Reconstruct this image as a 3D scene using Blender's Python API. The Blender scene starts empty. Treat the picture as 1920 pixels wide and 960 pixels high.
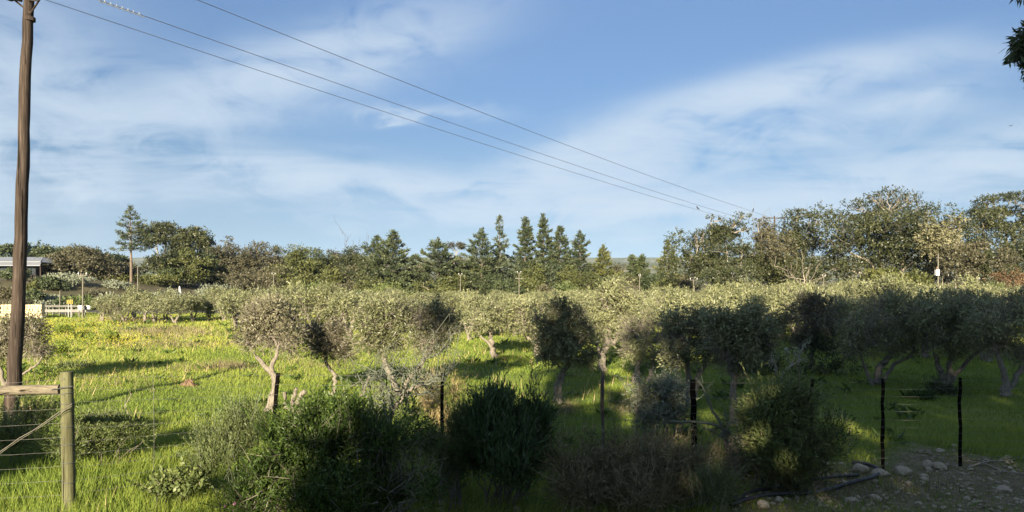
import bpy, math, random
import numpy as np
from math import radians as R

# ------------------------------------------------------------------ camera, sky, sun, exposure
F = 1280.0; CX = 960.0; HZ = 525.0; CAMH = 2.65      # photograph pixels: focal length, centre, horizon; eye height in metres
SUN_AZ, SUN_EL = 10.0, 18.0                           # degrees: sun stands behind the camera, a little to the left
scene = bpy.context.scene
COL = scene.collection
cam_d = bpy.data.cameras.new("camera"); cam = bpy.data.objects.new("camera", cam_d); COL.objects.link(cam)
cam.location = (0, 0, CAMH); cam.rotation_euler = (R(90), 0, 0)
cam_d.sensor_width = 36.0; cam_d.lens = 36.0 * F / 1920.0
cam_d.shift_y = (HZ - 480.0) / 1920.0
cam_d.clip_start = 0.1; cam_d.clip_end = 9000
scene.camera = cam

world = bpy.data.worlds.new("World"); scene.world = world; world.use_nodes = True
def setup_world():
    nt = world.node_tree; N = nt.nodes; Lk = nt.links
    N.clear()
    def plug(s, v):
        if isinstance(v, (int, float)): s.default_value = v
        else: Lk.new(v, s)
    def m(op, a, b=None, c=None, clamp=False):
        n = N.new('ShaderNodeMath'); n.operation = op; n.use_clamp = clamp
        plug(n.inputs[0], a)
        if b is not None: plug(n.inputs[1], b)
        if c is not None: plug(n.inputs[2], c)
        return n.outputs[0]
    sky = N.new('ShaderNodeTexSky'); sky.sky_type = 'NISHITA'; sky.sun_disc = False
    sky.sun_elevation = R(SUN_EL); sky.sun_rotation = R(180 + SUN_AZ)
    sky.altitude = 50; sky.air_density = 1.0; sky.dust_density = 0.0; sky.ozone_density = 4.0
    tc = N.new('ShaderNodeTexCoord')
    sx = N.new('ShaderNodeSeparateXYZ'); Lk.new(tc.outputs['Generated'], sx.inputs[0])
    x, y, z = sx.outputs
    yy = m('MAXIMUM', y, 0.15)
    u = m('DIVIDE', x, yy); v = m('DIVIDE', z, yy)
    # cirrus layer: projected on a high plane so that streaks close up towards the horizon
    zz = m('MAXIMUM', m('ADD', z, 0.10), 0.03)
    cxy = N.new('ShaderNodeCombineXYZ')
    plug(cxy.inputs[0], m('DIVIDE', x, zz)); plug(cxy.inputs[1], m('DIVIDE', y, zz))
    mp = N.new('ShaderNodeMapping'); mp.inputs['Rotation'].default_value = (0, 0, R(28)); mp.inputs['Scale'].default_value = (0.55, 1.3, 1)
    Lk.new(cxy.outputs[0], mp.inputs[0])
    n1 = N.new('ShaderNodeTexNoise'); n1.inputs['Scale'].default_value = 1.1; n1.inputs['Detail'].default_value = 11; n1.inputs['Roughness'].default_value = 0.58; n1.inputs['Distortion'].default_value = 0.6
    Lk.new(mp.outputs[0], n1.inputs[0])
    n2 = N.new('ShaderNodeTexNoise'); n2.inputs['Scale'].default_value = 8; n2.inputs['Detail'].default_value = 10; n2.inputs['Roughness'].default_value = 0.6; n2.inputs['Distortion'].default_value = 1.0
    mp2 = N.new('ShaderNodeMapping'); mp2.inputs['Scale'].default_value = (1, 1, 2.3); mp2.inputs['Rotation'].default_value = (0, R(12), 0)
    Lk.new(tc.outputs['Generated'], mp2.inputs[0]); Lk.new(mp2.outputs[0], n2.inputs[0])
    warp = m('MULTIPLY', m('SUBTRACT', n2.outputs[0], 0.5), 0.16)
    u2 = m('ADD', u, warp); v2 = m('ADD', v, m('MULTIPLY', warp, 0.45))
    CL = [  # px, py, rx, ry, tilt, strength : the cloud banks over the field
        (330,205,330,62,13,.62), (560,115,260,50,20,.62), (760,70,150,40,14,.35), (100,260,260,90,4,.50), (60,90,150,120,0,.42), (-60,300,200,260,0,.5),
        (828,218,78,13,-3,.62), (735,209,60,10,-9,.40), (560,312,210,24,-7,.75), (330,335,230,30,2,.48), (180,335,60,22,0,.4), (800,350,220,26,-4,.70), (960,385,330,30,0,.5),
        (1130,330,200,42,10,.62), (1200,255,190,40,17,.72), (1400,195,200,38,16,.72), (1530,140,220,30,12,.55), (1480,250,180,36,6,.50), (1560,345,330,48,4,.66), (1850,300,260,50,13,.85), (1745,172,90,16,9,.60),
        (1640,215,200,26,8,.40), (1250,400,330,40,2,.40), (1760,120,240,30,8,.25), (1060,300,110,30,14,.35)]
    tot = None
    for (px, py, rx, ry, t, s) in CL:
        c, sn = math.cos(R(t)), math.sin(R(t))
        du = m('SUBTRACT', u2, (px - CX) / F); dv = m('SUBTRACT', v2, (HZ - py) / F)
        a = m('MULTIPLY_ADD', du, c * F / rx, m('MULTIPLY', dv, sn * F / rx))
        b = m('MULTIPLY_ADD', du, -sn * F / ry, m('MULTIPLY', dv, c * F / ry))
        q = m('MULTIPLY_ADD', a, a, m('MULTIPLY', b, b))
        g = m('MULTIPLY', m('POWER', 2.718, m('MULTIPLY', q, -0.8)), s)
        tot = g if tot is None else m('ADD', tot, g)
    front = m('SMOOTHSTEP', 0.25, 0.55, y) if False else m('MULTIPLY', m('SUBTRACT', y, 0.25), 3.0, clamp=True)
    cov = m('MULTIPLY_ADD', front, tot, m('MULTIPLY', m('SUBTRACT', 1.0, front), 0.42))
    tex = m('MULTIPLY_ADD', m('SUBTRACT', n1.outputs[0], 0.5), 1.5, m('MULTIPLY', m('SUBTRACT', n2.outputs[0], 0.5), 1.5))
    dens = m('MULTIPLY', cov, m('ADD', 0.86, m('MULTIPLY', tex, 2.3)))
    dens = m('MAXIMUM', dens, 0.0)
    dens = m('MULTIPLY', dens, m('MULTIPLY', m('ADD', z, 0.02), 12.0, clamp=True))
    dens = m('MULTIPLY', m('SUBTRACT', 1.0, m('POWER', 2.718, m('MULTIPLY', dens, -CLOUD_GAIN))), 0.92)
    tint = N.new('ShaderNodeMix'); tint.data_type = 'RGBA'; tint.blend_type = 'MULTIPLY'; tint.inputs[0].default_value = 1
    Lk.new(sky.outputs[0], tint.inputs[6]); 
    cr = N.new('ShaderNodeValToRGB'); el = cr.color_ramp.elements      # clear dry air: dims the model's over-bright low sky, the same all round
    HZC = [(0, (.34,.466,.80)), (.027, (.387,.458,.695)), (.066, (.50,.498,.60)), (.113, (.608,.552,.582)), (.173, (.675,.619,.614)), (.28, (.75,.706,.711)), (.367, (.904,.82,.807)), (.6, (1, .95, .93))]
    HZC = [(p, tuple(q * (1.1 if p > .5 else .83 if p > .2 else .79) for q in c)) for p, c in HZC]
    while len(el) < len(HZC): el.new(0.5)
    for q, (p, c) in zip(el, HZC): q.position = p; q.color = (*c, 1)
    Lk.new(z, cr.inputs[0]); Lk.new(cr.outputs[0], tint.inputs[7])
    mix = N.new('ShaderNodeMix'); mix.data_type = 'RGBA'
    Lk.new(dens, mix.inputs[0]); Lk.new(tint.outputs[2], mix.inputs[6]); mix.inputs[7].default_value = CLOUD_COL
    bg = N.new('ShaderNodeBackground'); bg.inputs['Strength'].default_value = SKY_STRENGTH
    Lk.new(mix.outputs[2], bg.inputs[0])
    out = N.new('ShaderNodeOutputWorld'); Lk.new(bg.outputs[0], out.inputs[0])
SKY_STRENGTH = 0.05; CLOUD_GAIN = 1.55; CLOUD_COL = (3.15, 3.75, 4.4, 1)
setup_world()

sun_d = bpy.data.lights.new("sun", 'SUN'); sun = bpy.data.objects.new("sun", sun_d); COL.objects.link(sun)
sun_d.energy = 4.6; sun_d.angle = R(0.53); sun_d.color = (1.0, 0.86, 0.64)
sun.location = (-20, -60, 40)
sun.rotation_euler = (R(90 - SUN_EL), 0, R(-SUN_AZ))
scene.view_settings.view_transform = 'Standard'; scene.view_settings.look = 'None'
scene.view_settings.exposure = 2.0; scene.view_settings.gamma = 1
scene.cycles.max_bounces = 5; scene.cycles.diffuse_bounces = 3; scene.cycles.transmission_bounces = 3; scene.cycles.transparent_max_bounces = 4
scene.cycles.use_denoising = True

# ------------------------------------------------------------------ helpers
def P(px, py, Y):                                    # a point at distance Y that the photograph shows at (px, py)
    return np.array([(px - CX) / F * Y, Y, CAMH - (py - HZ) / F * Y])
def smooth(a, b, t):
    t = np.clip((t - a) / (b - a), 0, 1); return t * t * (3 - 2 * t)
def gz(x, y):                                        # height of the terrain
    x = np.asarray(x, float); y = np.asarray(y, float)
    h = 0.05 * np.sin(x * 0.9 + 1.3) * np.sin(y * 0.7) + 0.03 * np.sin(x * 2.3 + y * 1.7)
    h = h * smooth(3, 7, y + 0 * x)
    bank = smooth(-30, -46, x) * smooth(56, 70, y) * (1 - smooth(140, 200, y))
    h = h + 2.6 * bank
    return h
def gnd(px, py):
    Y = CAMH * F / (py - HZ)
    return np.array([(px - CX) / F * Y, Y, float(gz((px - CX) / F * Y, Y))])
def onground(px, Y):
    x = (px - CX) / F * Y
    return np.array([x, Y, float(gz(x, Y))])
def unit(v):
    return v / np.maximum(np.linalg.norm(v, axis=-1, keepdims=True), 1e-9)
def nz(p, s, seed=0):                                # cheap smooth noise, about -1..1
    r = np.random.default_rng(seed + 991); o = 0
    for k in range(5):
        d = r.normal(size=3) * s * (0.7 + 0.35 * k)
        o = o + np.sin(p @ d + r.uniform(0, 6.3)) * (1 / (1 + 0.25 * k))
    return o / 2.4

class Buf:                                           # collects faces for ONE mesh object
    def __init__(self): self.v = []; self.l = []; self.c = []; self.t = []; self.n = 0; self.sm = []
    def add(self, verts, faces, tint=None, smooth=False):
        verts = np.asarray(verts, float).reshape(-1, 3); faces = np.asarray(faces, int)
        self.v.append(verts); self.l.append((faces + self.n).ravel()); self.c.append(np.full(len(faces), faces.shape[1]))
        self.t.append(np.full(len(faces), 0.5) if tint is None else np.broadcast_to(np.asarray(tint, float), (len(faces),)))
        self.sm.append(np.full(len(faces), smooth)); self.n += len(verts)
    def leaves(self, C, D, L, W, rng, tint, flat=None, mid=0.45):
        n = len(C); D = unit(D)
        r = rng.normal(size=(n, 3)) if flat is None else rng.normal(size=(n, 3)) * 0.5 + flat
        S = unit(np.cross(D, r)); L = np.broadcast_to(L, (n,))[:, None]; W = np.broadcast_to(W, (n,))[:, None]
        v = np.stack([C, C + D * L * mid + S * W / 2, C + D * L, C + D * L * mid - S * W / 2], 1).reshape(-1, 3)
        self.add(v, np.arange(4 * n).reshape(-1, 4), tint)
    def blades(self, C, D, L, W, rng, tint, side=None):
        n = len(C); D = unit(D)
        S = unit(np.cross(D, rng.normal(size=(n, 3)))) if side is None else side
        L = np.broadcast_to(L, (n,))[:, None]; W = np.broadcast_to(W, (n,))[:, None]
        v = np.stack([C + S * W / 2, C - S * W / 2, C + D * L], 1).reshape(-1, 3)
        self.add(v, np.arange(3 * n).reshape(-1, 3), tint)
    def tube(self, pts, rad, k=6, cap=True, tint=None, ridged=0.0):
        pts = np.asarray(pts, float); n = len(pts); rad = np.broadcast_to(np.asarray(rad, float), (n,))
        T = unit(np.gradient(pts, axis=0)); a = np.array([0, 0, 1.0]) if abs(T[0, 2]) < 0.9 else np.array([1.0, 0, 0])
        U = unit(np.cross(T, a)); Vv = np.cross(T, U); an = np.arange(k) / k * 2 * np.pi
        rr = rad[:, None] * (1 + ridged * np.sin(an * 5 + 1)[None] + ridged * 0.8 * np.sin(np.arange(n)[:, None] * 1.9 + an[None] * 3))
        v = pts[:, None] + rr[..., None] * (np.cos(an)[None, :, None] * U[:, None] + np.sin(an)[None, :, None] * Vv[:, None])
        i = np.arange(n - 1)[:, None] * k; j = np.arange(k)[None]; j2 = (j + 1) % k
        f = np.stack([i + j, i + j2, i + k + j2, i + k + j], -1).reshape(-1, 4)
        self.add(v, f, tint, True)
        if cap:
            for e in (0, n - 1):
                fan = np.arange(k)[None] if e else np.arange(k)[::-1][None]
                self.add(v[e], fan, tint)
    def box(self, c, size, rot=None, tint=None):
        c = np.asarray(c, float); s = np.asarray(size, float) / 2
        v = np.array([[i, j, k] for i in (-1, 1) for j in (-1, 1) for k in (-1, 1)]) * s
        if rot is not None: v = v @ np.asarray(rot).T
        self.add(v + c, [[0, 1, 3, 2], [4, 6, 7, 5], [0, 4, 5, 1], [2, 3, 7, 6], [0, 2, 6, 4], [1, 5, 7, 3]], tint)
    def mesh(self, name, mat):
        me = bpy.data.meshes.new(name)
        v = np.concatenate(self.v); l = np.concatenate(self.l); c = np.concatenate(self.c)
        me.vertices.add(len(v)); me.vertices.foreach_set('co', v.astype(np.float32).ravel())
        me.loops.add(len(l)); me.loops.foreach_set('vertex_index', l.astype(np.int32))
        me.polygons.add(len(c)); me.polygons.foreach_set('loop_start', (np.cumsum(c) - c).astype(np.int32))
        me.polygons.foreach_set('use_smooth', np.concatenate(self.sm))
        a = me.attributes.new('tint', 'FLOAT', 'FACE'); a.data.foreach_set('value', np.concatenate(self.t).astype(np.float32))
        me.update(); me.materials.append(mat); return me

def link(name, me, parent=None):
    o = bpy.data.objects.new(name, me); COL.objects.link(o)
    if parent is not None: o.parent = parent
    return o
def tag(o, label, cat, group=None):
    o['label'] = label; o['category'] = cat
    if group: o['group'] = group
    return o
def thing(name, label, cat, loc=(0, 0, 0), group=None):
    o = bpy.data.objects.new(name, None); COL.objects.link(o); o.location = [float(q) for q in loc]
    o.empty_display_size = 0.2
    return tag(o, label, cat, group)
def copy_tree(o, parent=None):
    c = o.copy(); COL.objects.link(c)
    if parent is not None: c.parent = parent
    for ch in list(o.children): copy_tree(ch, c)
    return c

# ------------------------------------------------------------------ materials
def mat_base(name):
    m = bpy.data.materials.new(name); m.use_nodes = True
    nt = m.node_tree; nt.nodes.clear(); out = nt.nodes.new('ShaderNodeOutputMaterial')
    return m, nt, out
def ramp(nt, fac, stops):
    r = nt.nodes.new('ShaderNodeValToRGB'); e = r.color_ramp.elements
    while len(e) < len(stops): e.new(0.5)
    for q, (p, c) in zip(e, stops): q.position = p; q.color = (*c, 1)
    nt.links.new(fac, r.inputs[0]); return r.outputs[0]
def leaf_mat(name, c0, c1, c2, transl=0.3, rough=0.55, spec=0.25):
    m, nt, out = mat_base(name)
    at = nt.nodes.new('ShaderNodeAttribute'); at.attribute_name = 'tint'
    col = ramp(nt, at.outputs['Fac'], [(0, c0), (0.5, c1), (1, c2)])
    b = nt.nodes.new('ShaderNodeBsdfPrincipled'); b.inputs['Roughness'].default_value = rough; b.inputs['Specular IOR Level'].default_value = spec
    nt.links.new(col, b.inputs['Base Color'])
    if transl > 0:
        t = nt.nodes.new('ShaderNodeBsdfTranslucent'); nt.links.new(col, t.inputs[0])
        mx = nt.nodes.new('ShaderNodeMixShader'); mx.inputs[0].default_value = transl
        nt.links.new(b.outputs[0], mx.inputs[1]); nt.links.new(t.outputs[0], mx.inputs[2]); nt.links.new(mx.outputs[0], out.inputs[0])
    else: nt.links.new(b.outputs[0], out.inputs[0])
    return m
def grain_mat(name, c0, c1, scale=(8, 8, 1.2), rough=0.85, nscale=6.0, bump=0.4, c2=None, spec=0.2, metal=0.0):
    m, nt, out = mat_base(name)
    tc = nt.nodes.new('ShaderNodeTexCoord'); mp = nt.nodes.new('ShaderNodeMapping'); mp.inputs['Scale'].default_value = scale
    nt.links.new(tc.outputs['Object'], mp.inputs[0])
    n = nt.nodes.new('ShaderNodeTexNoise'); n.inputs['Scale'].default_value = nscale; n.inputs['Detail'].default_value = 6; n.inputs['Roughness'].default_value = 0.65
    nt.links.new(mp.outputs[0], n.inputs[0])
    st = [(0.3, c0), (0.7, c1)] if c2 is None else [(0.3, c0), (0.55, c1), (0.75, c2)]
    col = ramp(nt, n.outputs[0], st)
    b = nt.nodes.new('ShaderNodeBsdfPrincipled'); b.inputs['Roughness'].default_value = rough; b.inputs['Specular IOR Level'].default_value = spec; b.inputs['Metallic'].default_value = metal
    nt.links.new(col, b.inputs['Base Color'])
    if bump:
        bp = nt.nodes.new('ShaderNodeBump'); bp.inputs['Strength'].default_value = bump; bp.inputs['Distance'].default_value = 0.02
        nt.links.new(n.outputs[0], bp.inputs['Height']); nt.links.new(bp.outputs[0], b.inputs['Normal'])
    nt.links.new(b.outputs[0], out.inputs[0]); return m
def timber_mat(name, c0, c1, c2, scale, crack=.36):
    m, nt, out = mat_base(name); tc = nt.nodes.new('ShaderNodeTexCoord')
    def noise(sc, ns, det, rough=.6):
        mp = nt.nodes.new('ShaderNodeMapping'); mp.inputs['Scale'].default_value = sc; nt.links.new(tc.outputs['Object'], mp.inputs[0])
        n = nt.nodes.new('ShaderNodeTexNoise'); n.inputs['Scale'].default_value = ns; n.inputs['Detail'].default_value = det; n.inputs['Roughness'].default_value = rough; nt.links.new(mp.outputs[0], n.inputs[0]); return n.outputs[0]
    grain, blotch, split = noise(scale, 3, 7, .7), noise([min(q, 2.5) for q in scale], 2.2, 4), noise([q * .8 for q in scale], 1.6, 3, .5)
    def mix(f, a, b, mode='MIX'):
        x = nt.nodes.new('ShaderNodeMix'); x.data_type = 'RGBA'; x.blend_type = mode
        for v, i in ((f, 0), (a, 6), (b, 7)):
            if isinstance(v, (int, float)): x.inputs[i].default_value = v
            elif isinstance(v, tuple): x.inputs[i].default_value = (*v, 1)
            else: nt.links.new(v, x.inputs[i])
        return x.outputs[2]
    col = ramp(nt, grain, [(.3, c0), (.52, c1), (.72, c2)])
    col = mix(.75, col, ramp(nt, blotch, [(.3, (.55,.52,.5)), (.5, (.9,.9,.88)), (.7, (1.25,1.22,1.15))]), 'MULTIPLY')
    ck = ramp(nt, split, [(crack - .03, (0,0,0)), (crack + .02, (1,1,1))])
    col = mix(ck, tuple(q * .22 for q in c0), col)
    b = nt.nodes.new('ShaderNodeBsdfPrincipled'); b.inputs['Roughness'].default_value = .85; b.inputs['Specular IOR Level'].default_value = .15; nt.links.new(col, b.inputs['Base Color'])
    ad = nt.nodes.new('ShaderNodeMath'); ad.operation = 'MULTIPLY_ADD'; nt.links.new(ck, ad.inputs[0]); ad.inputs[1].default_value = 1.5; nt.links.new(grain, ad.inputs[2])
    bp = nt.nodes.new('ShaderNodeBump'); bp.inputs['Strength'].default_value = .7; bp.inputs['Distance'].default_value = .01; nt.links.new(ad.outputs[0], bp.inputs['Height']); nt.links.new(bp.outputs[0], b.inputs['Normal'])
    nt.links.new(b.outputs[0], out.inputs[0]); return m
MT = dict(
    olive=leaf_mat('olive_leaf', (.07,.078,.038), (.18,.19,.09), (.36,.37,.19), .2, .45, .4),
    olive_dry=leaf_mat('olive_leaf_thin', (.07,.064,.04), (.14,.13,.08), (.27,.26,.165), .2, .5, .35),
    twig=leaf_mat('twig_bark', (.10,.085,.07), (.18,.155,.13), (.28,.25,.21), 0, .9, .1),
    lichen=leaf_mat('lichen_twig', (.055,.06,.045), (.11,.12,.09), (.19,.21,.16), 0, .9, .1),
    gum=leaf_mat('gum_leaf', (.025,.032,.013), (.052,.06,.023), (.10,.104,.04), .2, .45, .35),
    gum_grey=leaf_mat('grey_gum_leaf', (.042,.042,.024), (.09,.084,.046), (.155,.14,.08), .2, .5, .3),
    gum_pale=leaf_mat('pale_gum_leaf', (.10,.10,.05), (.19,.18,.10), (.28,.27,.16), .25, .5, .3),
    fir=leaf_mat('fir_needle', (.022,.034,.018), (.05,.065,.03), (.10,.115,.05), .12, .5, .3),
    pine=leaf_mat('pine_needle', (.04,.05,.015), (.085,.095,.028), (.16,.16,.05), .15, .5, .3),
    dark=leaf_mat('dark_leaf', (.025,.038,.016), (.058,.075,.03), (.11,.125,.05), .15, .5, .3),
    bush=leaf_mat('bush_leaf', (.02,.04,.008), (.065,.105,.02), (.15,.20,.04), .3, .5, .3),
    wattle=leaf_mat('wattle_leaf', (.022,.045,.018), (.06,.10,.036), (.12,.17,.065), .3, .4, .4),
    shrub=leaf_mat('shrub_leaf', (.05,.07,.022), (.115,.145,.045), (.22,.24,.085), .25, .5, .3),
    heath=leaf_mat('heath_leaf', (.04,.055,.02), (.09,.115,.04), (.17,.19,.075), .2, .5, .3),
    grey=leaf_mat('grey_shrub_leaf', (.11,.125,.085), (.20,.22,.15), (.36,.38,.28), .2, .6, .2),
    dry=leaf_mat('dry_stalk', (.075,.06,.035), (.15,.125,.07), (.27,.235,.14), .15, .8, .1),
    straw=leaf_mat('straw_stalk', (.22,.16,.07), (.38,.30,.15), (.5,.42,.25), .2, .8, .1),
    rust=leaf_mat('rust_leaf', (.07,.042,.022), (.125,.078,.04), (.19,.125,.07), .15, .6, .2),
    grass=leaf_mat('grass_blade', (.065,.125,.024), (.19,.25,.042), (.40,.40,.095), .35, .6, .15),
    flower=leaf_mat('yellow_petal', (.30,.27,.03), (.42,.37,.03), (.50,.45,.10), .25, .6, .2),
    pink=leaf_mat('pink_petal', (.5,.2,.4), (.6,.28,.5), (.7,.4,.6), .25, .6, .2),
    bark=grain_mat('olive_bark', (.085,.075,.06), (.25,.22,.175), (6,6,1.5), .9, 7, .6),
    bark_dark=grain_mat('dark_bark', (.05,.042,.035), (.14,.115,.09), (6,6,1.5), .9, 6, .6),
    bark_pale=grain_mat('pale_gum_bark', (.15,.13,.10), (.33,.29,.23), (2,2,.5), .8, 3, .3),
    bark_pine=grain_mat('pine_bark', (.08,.06,.045), (.185,.145,.11), (2,2,.6), .9, 3, .4),
    pole=timber_mat('creosoted_pole', (.018,.0135,.011), (.048,.036,.029), (.125,.10,.085), (16,16,.45), .37),
    post=timber_mat('treated_pine_post', (.052,.05,.024), (.112,.112,.058), (.17,.168,.10), (22,22,.7), .35),
    rail=timber_mat('weathered_rail', (.075,.064,.045), (.155,.135,.10), (.23,.20,.15), (.7,22,22), .35),
    stake=grain_mat('black_stake', (.002,.0018,.0016), (.006,.0052,.0045), (16,16,2), .9, 5, .4, None, .03),
    wire=grain_mat('fence_wire', (.10,.095,.085), (.22,.21,.19), (3,3,3), .5, 2, 0, None, .5, .3),
    cable=grain_mat('power_cable', (.05,.055,.06), (.10,.105,.115), (1,1,1), .5, 1, 0, None, .4),
    gravel=grain_mat('dusty_gravel', (.10,.082,.055), (.24,.20,.14), (3,3,3), .95, 6, .5, (.42,.36,.27)),
    stone=grain_mat('field_stone', (.15,.12,.08), (.37,.31,.225), (3,3,3), .9, 6, .5, (.54,.47,.37)),
    soil=grain_mat('dark_soil', (.08,.052,.032), (.18,.12,.078), (4,4,4), .95, 5, .8),
    hose=grain_mat('black_hose', (.012,.012,.013), (.035,.035,.036), (3,3,3), .5, 5, .1, None, .4),
    white=grain_mat('white_paint', (.66,.65,.62), (.80,.79,.77), (2,2,2), .6, 3, 0),
    zinc=grain_mat('corrugated_zinc', (.15,.16,.175), (.20,.21,.225), (.4,3,1), .5, 2, 0, None, .4),
    wallp=grain_mat('dark_house_wall', (.022,.02,.018), (.04,.036,.033), (1,1,1), .9, 2, .1),
    glass=grain_mat('window_glass', (.02,.025,.03), (.04,.045,.05), (1,1,1), .1, 1, 0, None, .6),
    rail_grey=grain_mat('weathered_guard_rail', (.09,.087,.078), (.15,.145,.13), (3,3,3), .7, 3, 0),
    lampp=grain_mat('grey_lamp_pole', (.10,.093,.07), (.155,.145,.115), (3,3,.5), .6, 3, 0),
    yellow=grain_mat('yellow_sign', (.22,.18,.03), (.28,.23,.04), (2,2,2), .6, 2, 0),
    black=grain_mat('black_paint', (.012,.012,.012), (.022,.022,.022), (2,2,2), .6, 2, 0),
    green=grain_mat('green_sheet', (.03,.15,.06), (.05,.22,.09), (1,1,1), .6, 2, .1),
    sand=grain_mat('sandstone_block', (.34,.27,.16), (.52,.43,.28), (2,2,2), .9, 4, .5, (.62,.54,.38)),
    car=grain_mat('white_car_paint', (.70,.70,.70), (.78,.78,.78), (1,1,1), .25, 1, 0, None, .5),
    tyre=grain_mat('tyre_rubber', (.02,.02,.02), (.035,.035,.035), (1,1,1), .8, 1, 0),
    road=grain_mat('asphalt', (.045,.045,.046), (.07,.07,.07), (1,1,1), .9, 12, .2),
    bird=grain_mat('bird_plumage', (.012,.011,.012), (.03,.028,.03), (9,9,9), .7, 4, .1),
    porcelain=grain_mat('insulator_glaze', (.16,.10,.07), (.22,.15,.11), (3,3,3), .25, 3, 0, None, .6),
    steel=grain_mat('galvanised_steel', (.30,.30,.29), (.46,.46,.45), (3,3,3), .5, 3, 0, None, .5, .4),
)

# ------------------------------------------------------------------ terrain
def geo(a, b, n, p):
    t = np.linspace(0, 1, n); return a + (b - a) * t ** p
def build_ground():
    xs = np.concatenate([-geo(28, 3200, 46, 2.6)[::-1], np.linspace(-28, 28, 120)[1:-1], geo(28, 3200, 46, 2.6)])
    ys = np.concatenate([-geo(2, 600, 20, 2.2)[::-1], np.linspace(-2, 42, 110)[1:-1], geo(42, 3400, 70, 2.6)])
    X, Yg = np.meshgrid(xs, ys); Z = gz(X, Yg)
    v = np.stack([X, Yg, Z], -1).reshape(-1, 3); nx = len(xs)
    i = np.arange(len(ys) - 1)[:, None] * nx + np.arange(nx - 1)[None]
    f = np.stack([i, i + 1, i + nx + 1, i + nx], -1).reshape(-1, 4)
    m, nt, out = mat_base('field_soil_and_turf')
    at = nt.nodes.new('ShaderNodeAttribute'); at.attribute_name = 'bare'
    tc = nt.nodes.new('ShaderNodeTexCoord')
    def noise(s, d):
        n = nt.nodes.new('ShaderNodeTexNoise'); n.inputs['Scale'].default_value = s; n.inputs['Detail'].default_value = d; n.inputs['Roughness'].default_value = .65
        nt.links.new(tc.outputs['Object'], n.inputs[0]); return n.outputs[0]
    n1, n2 = noise(0.35, 5), noise(6, 6)
    turf = ramp(nt, n1, [(.3, (.065,.105,.02)), (.55, (.12,.155,.03)), (.75, (.19,.18,.055))])
    soil = ramp(nt, n2, [(.3, (.075,.058,.034)), (.55, (.16,.128,.08)), (.75, (.27,.22,.145))])
    ad = nt.nodes.new('ShaderNodeMath'); ad.operation = 'MULTIPLY_ADD'; nt.links.new(n2, ad.inputs[0]); ad.inputs[1].default_value = 1.2
    nt.links.new(at.outputs['Fac'], ad.inputs[2])
    sb = nt.nodes.new('ShaderNodeMath'); sb.operation = 'SUBTRACT'; sb.use_clamp = True; nt.links.new(ad.outputs[0], sb.inputs[0]); sb.inputs[1].default_value = .6
    mx = nt.nodes.new('ShaderNodeMix'); mx.data_type = 'RGBA'; nt.links.new(sb.outputs[0], mx.inputs[0]); nt.links.new(turf, mx.inputs[6]); nt.links.new(soil, mx.inputs[7])
    a2 = nt.nodes.new('ShaderNodeAttribute'); a2.attribute_name = 'scrub'
    scrub = ramp(nt, n1, [(.3, (.05,.05,.028)), (.55, (.095,.085,.05)), (.75, (.15,.125,.08))])
    m2 = nt.nodes.new('ShaderNodeMix'); m2.data_type = 'RGBA'; nt.links.new(a2.outputs['Fac'], m2.inputs[0]); nt.links.new(mx.outputs[2], m2.inputs[6]); nt.links.new(scrub, m2.inputs[7]); mx = m2
    b = nt.nodes.new('ShaderNodeBsdfPrincipled'); b.inputs['Roughness'].default_value = .95; b.inputs['Specular IOR Level'].default_value = .1
    nt.links.new(mx.outputs[2], b.inputs['Base Color'])
    bp = nt.nodes.new('ShaderNodeBump'); bp.inputs['Strength'].default_value = .8; bp.inputs['Distance'].default_value = .04
    nt.links.new(n2, bp.inputs['Height']); nt.links.new(bp.outputs[0], b.inputs['Normal']); nt.links.new(b.outputs[0], out.inputs[0])
    bf = Buf(); bf.add(v, f, None, True); me = bf.mesh('ground', m)
    a = me.attributes.new('bare', 'FLOAT', 'POINT'); a.data.foreach_set('value', bare(v[:, 0], v[:, 1]).astype(np.float32))
    a = me.attributes.new('scrub', 'FLOAT', 'POINT'); a.data.foreach_set('value', smooth(54, 58, v[:, 1]).astype(np.float32))
    o = link('ground', me); o['kind'] = 'structure'
def bare(x, y):                                      # 1 where the stony track lies open
    e = 9.9 + 0.5 * np.sin(x * 1.3) + 0.35 * np.sin(x * 3.1 + 1)
    return smooth(1.6, 3.4, x + 0.4 * np.sin(y * 2)) * (1 - smooth(e - .5, e + .6, y)) + .0
build_ground()

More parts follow.
